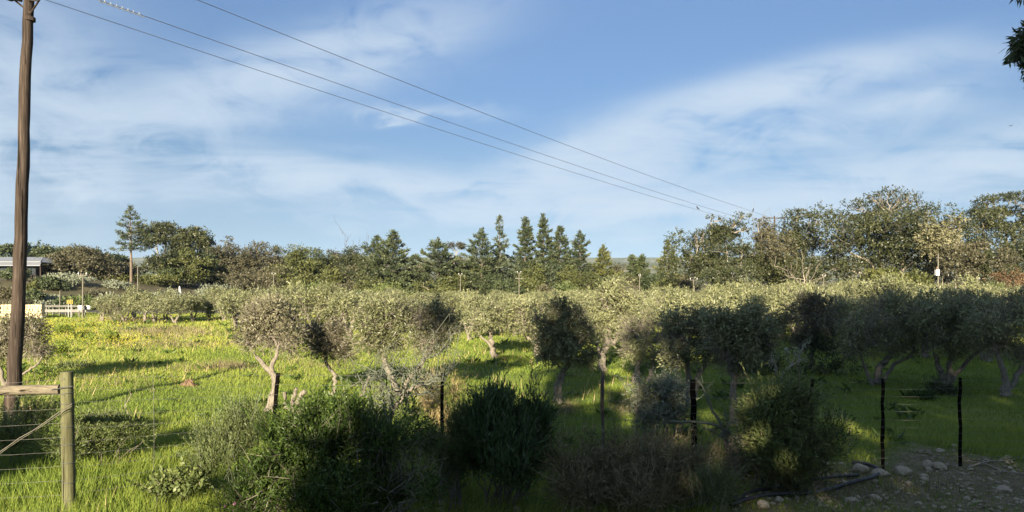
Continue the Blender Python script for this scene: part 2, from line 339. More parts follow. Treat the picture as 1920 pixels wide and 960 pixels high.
def build_hills():
    m, nt, out = mat_base('hill_scrub')
    tc = nt.nodes.new('ShaderNodeTexCoord'); n = nt.nodes.new('ShaderNodeTexNoise'); n.inputs['Scale'].default_value = .02; n.inputs['Detail'].default_value = 7; n.inputs['Roughness'].default_value = .7
    nt.links.new(tc.outputs['Object'], n.inputs[0])
    col = ramp(nt, n.outputs[0], [(.35, (.055,.07,.04)), (.5, (.10,.11,.065)), (.65, (.20,.18,.12))])
    b = nt.nodes.new('ShaderNodeBsdfPrincipled'); b.inputs['Roughness'].default_value = 1; b.inputs['Specular IOR Level'].default_value = 0
    nt.links.new(col, b.inputs['Base Color']); nt.links.new(b.outputs[0], out.inputs[0])
    for (y0, y1, top, s, seed, name) in [(900, 1700, 40, 1.0, 3, 'hills'), (1600, 2700, 84, 1.4, 8, 'far_hills')]:
        xs = np.linspace(-2600, 2600, 260); ys = np.linspace(y0, y1, 34); X, Yh = np.meshgrid(xs, ys)
        p = np.stack([X, Yh, 0 * X], -1)
        t = (Yh - y0) / (y1 - y0)
        prof = np.sin(np.clip(t * 1.25, 0, 1) * np.pi / 2) ** 1.3 * (1 - .5 * smooth(.8, 1, t))
        Z = prof * top * (1 + .10 * nz(p, .0035, seed) + .05 * nz(p, .012, seed + 1) + .02 * nz(p, .05, seed + 2)) - 1.5
        bf = Buf(); nx = len(xs); i = np.arange(len(ys) - 1)[:, None] * nx + np.arange(nx - 1)[None]
        bf.add(np.stack([X, Yh, Z], -1), np.stack([i, i + 1, i + nx + 1, i + nx], -1).reshape(-1, 4), None, True)
        o = link(name, bf.mesh(name, m)); o['kind'] = 'structure'
build_hills()

def build_road():
    bf = Buf(); xs = np.linspace(-75, -20, 56); y0 = 52 + .06 * (xs + 40); w = 5
    v = np.stack([np.stack([xs, y0, gz(xs, y0) + .06], -1), np.stack([xs, y0 + w, gz(xs, y0 + w) + .06], -1)], 0)
    n = len(xs); i = np.arange(n - 1); bf.add(v, np.stack([i, i + 1, n + i + 1, n + i], -1))
    o = link('road', bf.mesh('road', MT['road'])); o['kind'] = 'structure'
build_road()
# ------------------------------------------------------------------ plants
def blob_points(rng, blobs, n, shell=0.5, gap=0.0, gs=2.0, seed=0):
    """points inside a set of ellipsoid blobs (cx,cy,cz,rx,ry,rz), denser near the surface; returns points and outward directions"""
    B = np.asarray(blobs, float); vol = (B[:, 3] * B[:, 4] * B[:, 5]) ** 0.75
    k = rng.choice(len(B), size=n, p=vol / vol.sum())
    d = unit(rng.normal(size=(n, 3))); r = rng.uniform(0, 1, n) ** (1 / (2.0 + 3 * shell))
    p = B[k, :3] + d * r[:, None] * B[k, 3:6]
    out = unit(d / B[k, 3:6])
    if gap > 0:
        keep = nz(p, gs, seed) > (gap * 2 - 1) * .75
        p, out = p[keep], out[keep]
    return p, out
def subblobs(rng, c, r, n, f=0.45, flat=1.0, up=0.0):
    c = np.asarray(c, float); r = np.asarray(r, float)
    d = unit(rng.normal(size=(n, 3))); d[:, 2] = np.abs(d[:, 2]) * (1 if up else 1) * np.where(rng.random(n) < up, 1, np.sign(d[:, 2]))
    q = c + d * r * rng.uniform(.35, .72, (n, 1))
    s = rng.uniform(.75, 1.25, (n, 1)) * f
    return np.concatenate([q, r * s * np.array([1, 1, flat])], 1)
def path(a, b, rng, wob=.08, n=7, sag=0.0):
    a = np.asarray(a, float); b = np.asarray(b, float); t = np.linspace(0, 1, n)[:, None]
    L = np.linalg.norm(b - a); w = rng.normal(size=(n, 3)) * wob * L * np.sin(np.pi * t)
    p = a + (b - a) * t + w; p[:, 2] += (sag * L * np.sin(np.pi * t))[:, 0]
    return p
def limb_set(bf, rng, start, ends, r0, r1, k=5, wob=.07, sag=.08):
    for e in ends:
        p = path(start, e, rng, wob, 7, sag); bf.tube(p, np.linspace(r0, r1, 7), k, False, ridged=.04)

def olive(label, stems, blobs, seed, nl=9000, ntw=900, leaf=(.075, .022), matl='olive', group=None, base=None, gap=.32, bark='bark', dead=None):
    """stems: list of (points, r0, r1) in world coordinates; blobs: crown ellipsoids in world coordinates"""
    rng = np.random.default_rng(seed); base = np.asarray(stems[0][0][0] if base is None else base, float)
    t = thing('olive_tree', label, 'olive tree', base, group)
    tb = Buf(); tips = []
    for pts, r0, r1 in stems:
        pts = np.asarray(pts, float) - base; n = 14
        s = np.linspace(0, len(pts) - 1, n); q = np.stack([np.interp(s, np.arange(len(pts)), pts[:, a]) for a in range(3)], 1)
        q[1:-1] += rng.normal(size=(n - 2, 3)) * r0 * .22
        rr = np.linspace(r0, r1, n); rr[0] *= 1.35; tb.tube(q, rr, 8, True, ridged=.09); tips.append(q[-1])
    B = np.asarray(blobs, float).copy(); B[:, :3] -= base
    for b in B:
        st = tips[int(np.argmin([np.linalg.norm(b[:3] - q) + 0 * q[0] for q in tips]))]
        r = .022 * rng.uniform(.8, 1.4)
        p = path(st, b[:3], rng, .09, 7, .05); tb.tube(p, np.linspace(r, .008, 7), 5, False)
        for _ in range(5):
            e = b[:3] + unit(rng.normal(size=3)) * b[3:6] * .85; a = p[rng.integers(2, 6)]
            tb.tube(path(a, e, rng, .12, 5), np.linspace(.010, .004, 5), 3, False)
    o = link('trunk', tb.mesh('olive_trunk', MT[bark]), t)
    tw = Buf(); p, d = blob_points(rng, B, ntw, .0)
    tw.blades(p - d * .1, d + rng.normal(size=d.shape) * .7, rng.uniform(.15, .4, len(p)), rng.uniform(.006, .014, len(p)), rng, rng.random(len(p)))
    link('twigs', tw.mesh('olive_twigs', MT['twig']), t)
    cb = Buf(); n = nl // 7
    SB = np.concatenate([subblobs(rng, q[:3], q[3:6] * 1.12, 7, .40) for q in B])
    p, d = blob_points(rng, SB, int(n / max(.2, 1 - gap)), .25, gap, 2.6, seed)
    K = 7; D = unit(d * .6 + rng.normal(size=d.shape) * .6 + [0, 0, .3])
    ns = len(B) * 26; sp, sd = blob_points(rng, SB, ns, 1.0)             # sprays
    sdir = unit(sd * .8 + rng.normal(size=sd.shape) * .35 + [0, 0, .45]); Ls = rng.uniform(.10, .34, len(sp)) * (1.0 if base[1] > 0 else .9); KS = 9
    tb2 = np.linspace(0, 1, KS)[None, :, None]
    C2 = (sp[:, None] + sdir[:, None] * Ls[:, None, None] * tb2).reshape(-1, 3); A2 = (sdir[:, None] * .8 + rng.normal(size=(len(sp), KS, 3)) * .6).reshape(-1, 3)
    C = (p[:, None] + D[:, None] * rng.uniform(0, .2, (len(p), K, 1)) + rng.normal(size=(len(p), K, 3)) * .015).reshape(-1, 3)
    A = (D[:, None] + rng.normal(size=(len(p), K, 3)) * .6).reshape(-1, 3)
    tint = np.clip(.42 + .26 * np.repeat(nz(p, 2.2, seed + 5), K) + rng.normal(size=len(C)) * .17, 0, 1)
    C = np.concatenate([C, C2]); A = np.concatenate([A, A2]); tint = np.concatenate([tint, np.clip(.48 + rng.normal(size=len(C2)) * .16, 0, 1)])
    NR = np.concatenate([np.repeat(d, K, 0), np.repeat(sd, KS, 0)]) + .6 * unit(C - B[:, :3].mean(0))
    cb.leaves(C, A, rng.uniform(.7, 1.3, len(C)) * leaf[0], rng.uniform(.8, 1.2, len(C)) * leaf[1], rng, tint, NR)
    link('crown', cb.mesh('olive_crown', MT[matl]), t)
    return t
def pxblob(px, py, rx, ry, Y, dy=0.0, fd=1.0):       # a crown blob as the photograph shows it, at distance Y (+dy)
    c = P(px, py, Y + dy); s = (Y + dy) / F
    return [c[0], c[1], c[2], rx * s, rx * s * fd, ry * s]
def crown_px(rng, x0, x1, y0, y1, Y, n=9, f=.5):
    c = P((x0 + x1) / 2, (y0 + y1) / 2, Y); s = Y / F
    r = np.array([(x1 - x0) / 2 * s, (x1 - x0) / 2 * s * .85, (y1 - y0) / 2 * s])
    return subblobs(rng, c, r * .95, n, f)

def conifer(label, base, H, Rr, seed, h0=.08, mat='fir', dens=1.0, power=.85, droop=-.12, bark='bark_pine', group=None, leaf=(.45, .14), spire=.0, gaps=.0, trunk_r=None):
    rng = np.random.default_rng(seed); base = np.asarray(base, float)
    t = thing('conifer_tree', label, 'conifer', base, group)
    lean = rng.normal(size=2) * .015 * H; asym = rng.uniform(0, 6.3)
    tb = Buf(); z = np.linspace(0, H * .985, 12); tr = trunk_r or .018 * H
    tb.tube(np.stack([lean[0] * (z / H) ** 2, lean[1] * (z / H) ** 2, z], 1), np.linspace(tr, .02, 12), 7, False)
    cb = Buf(); nw = int(H * (1 - h0) / .46); Cs = []; As = []; Ts = []
    for w in range(nw + 1):
        u = w / nw; zz = H * (h0 + (1 - h0) * u)
        env = 1.5 * Rr * max((1 - u), 0) ** power * (1 - spire * math.sin(np.pi * min(u * 1.1, 1))) + .10 * (u < .97) + .05
        if h0 < .3: env *= .72 + .28 * min(1, u / .12)
        env *= rng.uniform(.78, 1.12); nb = rng.integers(5, 9)
        a0 = rng.uniform(0, 6.3)
        for bch in range(nb):
            if rng.random() < gaps: continue
            az = a0 + bch * 2 * np.pi / nb + rng.normal() * .22; L = env * rng.uniform(.5, 1.2) * (1 + .18 * math.cos(az - asym))
            if rng.random() < .07: L *= 1.25
            el = droop + .55 * u ** 1.5 + rng.normal() * .1
            d = np.array([math.cos(az) * math.cos(el), math.sin(az) * math.cos(el), math.sin(el)])
            s0 = np.array([lean[0] * (zz / H) ** 2, lean[1] * (zz / H) ** 2, zz + rng.normal() * .1])
            tip = s0 + d * L + np.array([0, 0, .16 * L])
            mid = s0 + d * L * .55
            if L > .5: tb.tube(np.stack([s0, mid, tip]), [.035, .022, .008], 3, False)
            n = max(3, int(L * 15 * dens)); tt = np.sqrt(rng.uniform(.05, 1, n))
            q = s0 + d * L * tt[:, None]; q[:, 2] += .16 * L * tt ** 2
            side = np.array([-d[1], d[0], 0]); q = q + side * rng.normal(size=(n, 1)) * .18 * L * (1 - tt[:, None] * .6) + rng.normal(size=(n, 3)) * .05
            A = d * .8 + side * rng.normal(size=(n, 1)) * .7 + np.array([0, 0, .35]) + rng.normal(size=(n, 3)) * .25
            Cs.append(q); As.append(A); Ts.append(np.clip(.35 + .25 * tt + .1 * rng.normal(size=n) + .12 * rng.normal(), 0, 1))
    C = np.concatenate(Cs); A = np.concatenate(As); T = np.concatenate(Ts)
    C = np.repeat(C, 3, 0) + rng.normal(size=(3 * len(C), 3)) * .09; A = np.repeat(A, 3, 0) + rng.normal(size=C.shape) * .3; T = np.repeat(T, 3)
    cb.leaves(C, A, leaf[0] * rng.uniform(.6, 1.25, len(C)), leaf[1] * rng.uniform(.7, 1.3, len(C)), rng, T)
    n = 14; tipc = np.zeros((n, 3)); tipc[:, 2] = H * rng.uniform(.96, 1.0, n); tipc[:, :2] += lean
    cb.leaves(tipc, rng.normal(size=(n, 3)) * .5 + [0, 0, 1], .3, .08, rng, .4)
    link('trunk', tb.mesh('conifer_trunk', MT[bark]), t); link('crown', cb.mesh('conifer_crown', MT[mat]), t)
    return t

def broadleaf(name, label, cat, base, trunks, blobs, seed, nl=6000, leaf=(.30, .10), mat='gum', bark='bark_pale', group=None, gap=.25, tr=.16, K=5, sub=4, fl=.55, spread=.34, limb=.05, droop=0.0, fill=0, ztop=None, halfw=None):
    """trunks: list of point lists (world); blobs: world ellipsoids. Limbs run from the trunk tops to every blob."""
    rng = np.random.default_rng(seed); base = np.asarray(base, float); gap *= .6
    if base[1] > 40: nl = int(nl * 1.75); leaf = (leaf[0] * .87, leaf[1] * 1.4)
    t = thing(name, label, cat, base, group); tb = Buf(); tops = []
    for pts in trunks:
        pts = np.asarray(pts, float) - base; n = 9; s = np.linspace(0, len(pts) - 1, n)
        q = np.stack([np.interp(s, np.arange(len(pts)), pts[:, a]) for a in range(3)], 1); q[1:-1] += rng.normal(size=(n - 2, 3)) * tr * .3
        tb.tube(q, np.linspace(tr, tr * .55, n), 7, False, ridged=.05); tops += [q[-1], q[-3]]
    B = np.asarray(blobs, float).copy(); B[:, :3] -= base
    SB = []
    for b in B:
        lo = [q for q in tops if q[2] < b[2] + .3] or [tops[-1]]
        st = lo[int(np.argmin([np.linalg.norm(b[:3] - q) for q in lo]))]
        p = path(st, b[:3], rng, .05, 7, -.05); tb.tube(p, np.linspace(limb, limb * .35, 7), 5, False)
        if fill:
            e2 = b[:3] + [rng.normal() * b[3] * .3, -.95 * b[4], -.15 * b[5]]; pf = path(p[2], e2, rng, .06, 7, -.08); tb.tube(pf, np.linspace(limb * .75, limb * .22, 7), 4, False)
            for _ in range(2): tb.tube(path(pf[4], e2 + rng.normal(size=3) * b[3:6] * [.5, .2, .5] + [0, -.1, .2], rng, .07, 5), np.linspace(limb * .4, limb * .14, 5), 3, False)
        sb = subblobs(rng, b[:3], b[3:6], sub, .55, fl if not fill or b[2] < np.quantile(B[:, 2], .7) else fl * .8, .55) if sub > 1 else b[None]
        for s in sb:
            tb.tube(path(p[4], s[:3], rng, .08, 5), np.linspace(limb * .4, limb * .12, 5), 3, False)
        SB.append(sb)
    if fill:
        lowb = B[B[:, 2] < np.quantile(B[:, 2], .62)]; F2 = lowb[rng.integers(0, len(lowb), fill)].copy(); F2[:, :3] += rng.normal(size=(fill, 3)) * F2[:, 3:6] * [.7, .9, .9] - [0, 0, .3]; F2[:, 5] *= 1.5; SB.append(F2)
    SB = np.concatenate(SB); n = nl // K
    p, d = blob_points(rng, SB, int(n / max(.2, 1 - gap)), .45, gap, 1.6, seed)
    D = unit(d * .7 + rng.normal(size=d.shape) * .6 + [0, 0, .15 - droop])
    C = (p[:, None] + D[:, None] * rng.uniform(0, spread, (len(p), K, 1)) + rng.normal(size=(len(p), K, 3)) * leaf[0] * .3).reshape(-1, 3)
    A = (D[:, None] + rng.normal(size=(len(p), K, 3)) * .7).reshape(-1, 3); A[:, 2] -= droop
    tint = np.clip(.40 + .2 * np.repeat(nz(p, .9, seed + 5), K) + rng.normal(size=len(C)) * .14, 0, 1)
    if ztop is not None:                             # grow the tree to its full height and spread
        k = (ztop - base[2]) / np.quantile(C[:, 2], .997); C[:, 2] *= k; tb.v = [v * [1, 1, k] for v in tb.v]
    if halfw is not None:
        k = np.clip(halfw / np.quantile(np.abs(C[:, 0]), .96), .8, 1.5); C[:, :2] *= k; tb.v = [v * [k, k, 1] if len(v) < 40 else v for v in tb.v]
    NR = np.repeat(d, K, 0) * 1.1 + .5 * unit(C - C.mean(0))
    cb = Buf(); cb.leaves(C, A, rng.uniform(.65, 1.3, len(C)) * leaf[0], rng.uniform(.75, 1.25, len(C)) * leaf[1], rng, tint, NR)
    link('trunk', tb.mesh(name + '_trunk', MT[bark]), t); link('crown', cb.mesh(name + '_crown', MT[mat]), t)
    return t

def dead_tree(label, base, H, spread, seed, nb=7, r=.06, group=None, bark='bark_pale'):
    rng = np.random.default_rng(seed); base = np.asarray(base, float); t = thing('dead_tree', label, 'dead tree', base, group); tb = Buf(); bb = Buf()
    top = np.array([rng.normal() * .1 * spread, 0, H * .7]); p = path((0, 0, 0), top, rng, .03, 8); tb.tube(p, np.linspace(r * 1.5, r, 8), 6, False)
    for i in range(nb):
        a = p[rng.integers(4, 8)]; e = np.array([rng.normal() * spread, rng.normal() * spread * .6, H * rng.uniform(.8, 1.02)])
        q = path(a, e, rng, .09, 8, -.06); bb.tube(q, np.linspace(r * .7, .012, 8), 4, False)
        for _ in range(4):
            c = q[rng.integers(3, 8)]; bb.tube(path(c, c + rng.normal(size=3) * .3 * spread + [0, 0, .35 * spread], rng, .08, 4), np.linspace(.022, .008, 4), 3, False)
    link('trunk', tb.mesh('dead_trunk', MT[bark]), t); link('branches', bb.mesh('dead_branches', MT[bark]), t)
    return t

def bush(label, base, blobs, seed, nl, leaf, mat, cat='bush', name='bush', stems=14, K=8, gap=.25, up=.5, slen=.16, spread=.55, stem_mat='twig', gs=4.0, group=None, stem_r=.012, shell=.35, flowers=None, ntw=0, shoots=14):
    rng = np.random.default_rng(seed); base = np.asarray(base, float); t = thing(name, label, cat, base, group)
    B = np.asarray(blobs, float).copy(); B[:, :3] -= base
    sb = Buf()
    for i in range(stems):
        b = B[rng.integers(len(B))]; e = b[:3] + unit(rng.normal(size=3)) * b[3:6] * .8; e[2] = max(e[2], .1)
        a = np.array([e[0] * .35 + rng.normal() * .08, e[1] * .35 + rng.normal() * .08, -.05])
        sb.tube(path(a, e, rng, .06, 6, -.03), np.linspace(stem_r, stem_r * .3, 6), 4, False)
    if ntw:
        p, d = blob_points(rng, B, ntw, .1); sb.blades(p - d * .1, d + rng.normal(size=d.shape) * .6 + [0, 0, .3], rng.uniform(.12, .4, len(p)), rng.uniform(.004, .009, len(p)), rng, rng.random(len(p)))
    cb = Buf(); n = nl // K
    SB = np.concatenate([subblobs(rng, q[:3], q[3:6], 6, .5) for q in B])
    p, d = blob_points(rng, SB, int(n / max(.2, 1 - gap)), shell, gap, gs, seed); k = p[:, 2] > .0; p, d = p[k], d[k]
    D = unit(d * .6 + rng.normal(size=d.shape) * .45 + [0, 0, up])
    tt = np.linspace(.05, 1, K)[None, :, None]
    C = (p[:, None] + D[:, None] * slen * rng.uniform(.6, 1.3, (len(p), 1, 1)) * tt + rng.normal(size=(len(p), K, 3)) * .008).reshape(-1, 3)
    A = (D[:, None] + rng.normal(size=(len(p), K, 3)) * spread).reshape(-1, 3)
    tint = np.clip(.38 + .2 * np.repeat(nz(p, 3, seed + 5), K) + .2 * np.tile(tt[0, :, 0] - .5, len(p)) + rng.normal(size=len(C)) * .13, 0, 1)
    ns = int(len(B) * shoots); sp, sd = blob_points(rng, SB, ns, 1.0); kk = sp[:, 2] > .1; sp, sd = sp[kk], sd[kk]     # long shoots standing out of the mass
    if len(sp):
        sdir = unit(sd * .55 + rng.normal(size=sd.shape) * .3 + [0, 0, .5 + up]); Ls = slen * rng.uniform(1.2, 2.6, len(sp)); KS = 16; t2 = np.linspace(.1, 1, KS)[None, :, None]
        bend = rng.normal(size=(len(sp), 1, 3)) * .12
        C2 = (sp[:, None] + (sdir[:, None] + bend * t2) * Ls[:, None, None] * t2).reshape(-1, 3); A2 = (sdir[:, None] * (.6 + up * .5) + rng.normal(size=(len(sp), KS, 3)) * spread).reshape(-1, 3)
        C = np.concatenate([C, C2]); A = np.concatenate([A, A2]); tint = np.concatenate([tint, np.clip(.5 + rng.normal(size=len(C2)) * .13, 0, 1)])
        sh = Buf(); sh.blades(sp, sdir, Ls, .008, rng, rng.random(len(sp))); sb.v += sh.v; sb.l += [q + sb.n for q in sh.l]; sb.c += sh.c; sb.t += sh.t; sb.sm += sh.sm; sb.n += sh.n
    NR = .7 * unit(C - B[:, :3].mean(0)); NR[:len(p) * K] += np.repeat(d, K, 0) * .7
    link('stems', sb.mesh(name + '_stems', MT[stem_mat]), t)
    cb.leaves(C, A, rng.uniform(.7, 1.3, len(C)) * leaf[0], rng.uniform(.8, 1.2, len(C)) * leaf[1], rng, tint, NR)
    link('foliage', cb.mesh(name + '_foliage', MT[mat]), t)
    if flowers:
        q, d2 = blob_points(rng, B, flowers[0], 1.0); fb = Buf()
        for s in range(3): fb.leaves(q + d2 * .05, d2 + rng.normal(size=d2.shape) * .8, .04, .022, rng, rng.random(len(q)))
        o = link('flowers', fb.mesh(name + '_flowers', MT[flowers[1]]), t); o['kind'] = 'stuff'
    return t

# ---- far hilltop trees and the belt of trees behind the orchard
def std_tree(name, label, cat, px, top, hw, Y, seed, mat='gum', bark='bark_pale', base=None, n=7, crown=(.0, .72), nl=4200, leaf=(.34, .12), flat=.85, gap=.25, trunks=1, group=None, tr=.13, sub=4, fl=.7, cone=0.0, droop=0.0, limb=.05):
    """a tree by its centre, top and half width in the photograph; crown = fraction of the height (from the top) the leaves take up"""
    rng = np.random.default_rng(seed); b = onground(px, Y) if base is None else np.asarray(base); s = Y / F
    zt = max(CAMH - (top - HZ) * s, b[2] + .7); H = zt - b[2]; cb = zt - H * crown[1]; W = hw * s
    bl = []
    for i in range(n):
        u = (i + .5) / n; z = cb + (zt - cb) * (.12 + .80 * u)
        prof = math.sqrt(max(.05, 1 - (2 * (u - .42)) ** 2 * .8)) if cone == 0 else (1 - u) ** cone * .95 + .08
        a = i * 2.4 + rng.uniform(0, 1); rr = W * prof * (.55 if i < n - 1 else .12)
        rad = W * (.36 + .18 * prof) * rng.uniform(.85, 1.15) * (1 if cone == 0 else max(.35, prof))
        bl.append([b[0] + math.cos(a) * rr, b[1] + math.sin(a) * rr * .8, min(z, zt - rad * flat * .75), rad, rad, rad * flat])
    if crown[1] > .6: bl.append([b[0], b[1], (cb + zt) / 2, W * .6, W * .6, (zt - cb) * .42])
    tl = []
    for k in range(trunks):
        dx = (k - (trunks - 1) / 2) * W * .28; th = cb + (zt - cb) * .5
        tl.append([b + [dx * .3, 0, -.2], b + [dx, 0, (cb - b[2]) * .6], np.array([b[0] + dx * 1.8, b[1], th])])
    return broadleaf(name, label, cat, b, tl, bl, seed, nl, leaf, mat, bark, group, gap, tr, sub=sub, fl=fl, limb=limb, droop=droop, ztop=zt, halfw=W)
# ------------------------------------------------------------------ tall trees behind and beside the viewpoint: they shade the foreground
def shade_point(p, Yc):                              # follow the sun's ray back from p to the distance Yc
    k = (p[1] - Yc) / math.cos(R(SUN_AZ))
    return np.array([p[0] - k * math.sin(R(SUN_AZ)), Yc, p[2] + k * math.tan(R(SUN_EL))])
def shade_trees():
    Yc = -13.0
    specs = [  # base x, label, blobs (x, z, rx, rz)
        (-6.6, 'tall gum with a low dense crown, leftmost of the row behind the viewpoint', [(-8.17,1.8,1.1,2.2),(-6.94,1.6,1.5,2),(-7.12,4.4,1.1,1.8),(-5.75,4.6,1.4,1.8),(-6.75,5.5,0.8,0.8),(-5.7,5.7,0.7,0.8),(-4.70,6.9,0.8,1.1),(-6.31,11.3,0.5,0.6)]),
        (-4.2, 'slender gum with a leafy top knot, second in the row behind the viewpoint', [(-5.47,1.8,1.5,2.2),(-4.79,4.5,1.4,1.9),(-3.60,6.9,1.4,1.5),(-3.94,8,0.8,0.7),(-3.85,10.85,0.62,1.15),(-2.41,8.4,0.9,0.8)]),
        (-1.2, 'broad gum with a ragged top, third in the row behind the viewpoint', [(-3.61,2,1.7,2.4),(-2.06,4.9,1.8,2.1),(-0.74,7.7,1.8,1.8),(-0.85,11,0.75,0.7),(0.24,11.2,0.9,1.0),(-0.6,10.2,0.8,0.9),(0.5,10.1,1.0,1.0),(1.5,9.8,1.0,1.0),(1.15,11,1,1.2),(-1.89,10.9,0.5,0.5)]),
        (2.2, 'big dense gum, fourth in the row behind the viewpoint', [(-0.34,2.2,2,2.6),(1.91,5.4,2.2,2.5),(1.43,8.2,1.9,2.1),(3.49,9.6,2.1,2.1),(3.07,12,1.7,1.8),(4.80,12.4,1.7,1.9),(1.55,10.4,1.3,1.3),(5.11,10.6,1.3,1.6)]),
        (6.2, 'tallest gum of the row behind the viewpoint', [(3.46,2.2,2,2.6),(5.31,5.4,2.2,2.6),(5.82,8.8,2.3,2.4),(7.68,11.4,2.2,2.1),(6.34,12.8,1.8,1.9),(8.60,13.6,1.8,1.7),(8.78,10.5,1.5,1.8),(7.60,7.5,1.5,1.8)]),
        (10.0, 'wide spreading gum at the right end of the row behind the viewpoint', [(7.26,2.2,2.2,2.6),(9.17,5.6,2.4,2.8),(9.69,9,2.4,2.5),(11.94,12.2,2.3,2.3),(10.67,13.2,1.8,1.6),(11.91,6,2.2,2.8),(13.55,10.4,2.2,2.6),(10.52,2.4,2,2.4)]),
    ]
    for i, (x, lab, bl) in enumerate(specs):
        b = np.array([x, Yc, 0.0]); B = [[q[0], Yc + .5 * math.sin(i + j), q[1], q[2], q[2] * .9, q[3]] for j, q in enumerate(bl)]
        top = max(q[1] for q in bl)
        broadleaf('gum_tree', lab, 'gum tree', b, [[b, b + [.1, .2, top * .5], b + [0, 0, top * .9]]], B, 600 + i, 11500, (.40, .20), 'gum', 'bark_pale', 'row of gums behind the viewpoint', .34, .2, sub=1)
    b = np.array([-11.2, Yc, 0.]); 
    broadleaf('gum_tree', 'young gum standing apart, left of the row behind the viewpoint', 'gum tree', b, [[b, b + [.3, 0, 4.5], b + [.2, 0, 7.0]]], [[-11.2, Yc, 7.1, 1.0, .9, 1.0]], 620, 2600, (.3, .12), 'gum', 'bark_pale', 'row of gums behind the viewpoint', .1, .12, sub=4)
    # the tree at the right whose drooping spray hangs into the corner of the view
    b = np.array([7.6, 5.2, 0.])
    sp = [pxblob(1936, 88, 24, 26, 6.0), pxblob(1944, 80, 30, 30, 6.0), pxblob(1936, -40, 22, 26, 6.0), pxblob(1948, 130, 16, 10, 6.0), [5.75, 5.9, 5.75, .5, .5, .45], [6.3, 5.6, 5.5, .7, .7, .55], [6.4, 5.6, 6.4, .8, .8, .7], [7.4, 5.2, 7.2, 1.2, 1.1, .9], [7.9, 5.4, 6.0, .9, .9, .8], [8.4, 5.0, 6.8, .9, .9, .7]]
    sp = sp[:4] * 5 + sp[4:]
    broadleaf('overhanging_tree', 'dark tree at the right edge whose drooping leaf sprays hang into the top right corner', 'tree', b, [[b, b + [.1, .1, 2.6], b + [-.3, .1, 5.0]]], sp, 640, 42000, (.095, .024), 'dark', 'bark_dark', None, .05, .14, K=6, sub=1, spread=.05, droop=.5, limb=.03)
shade_trees()

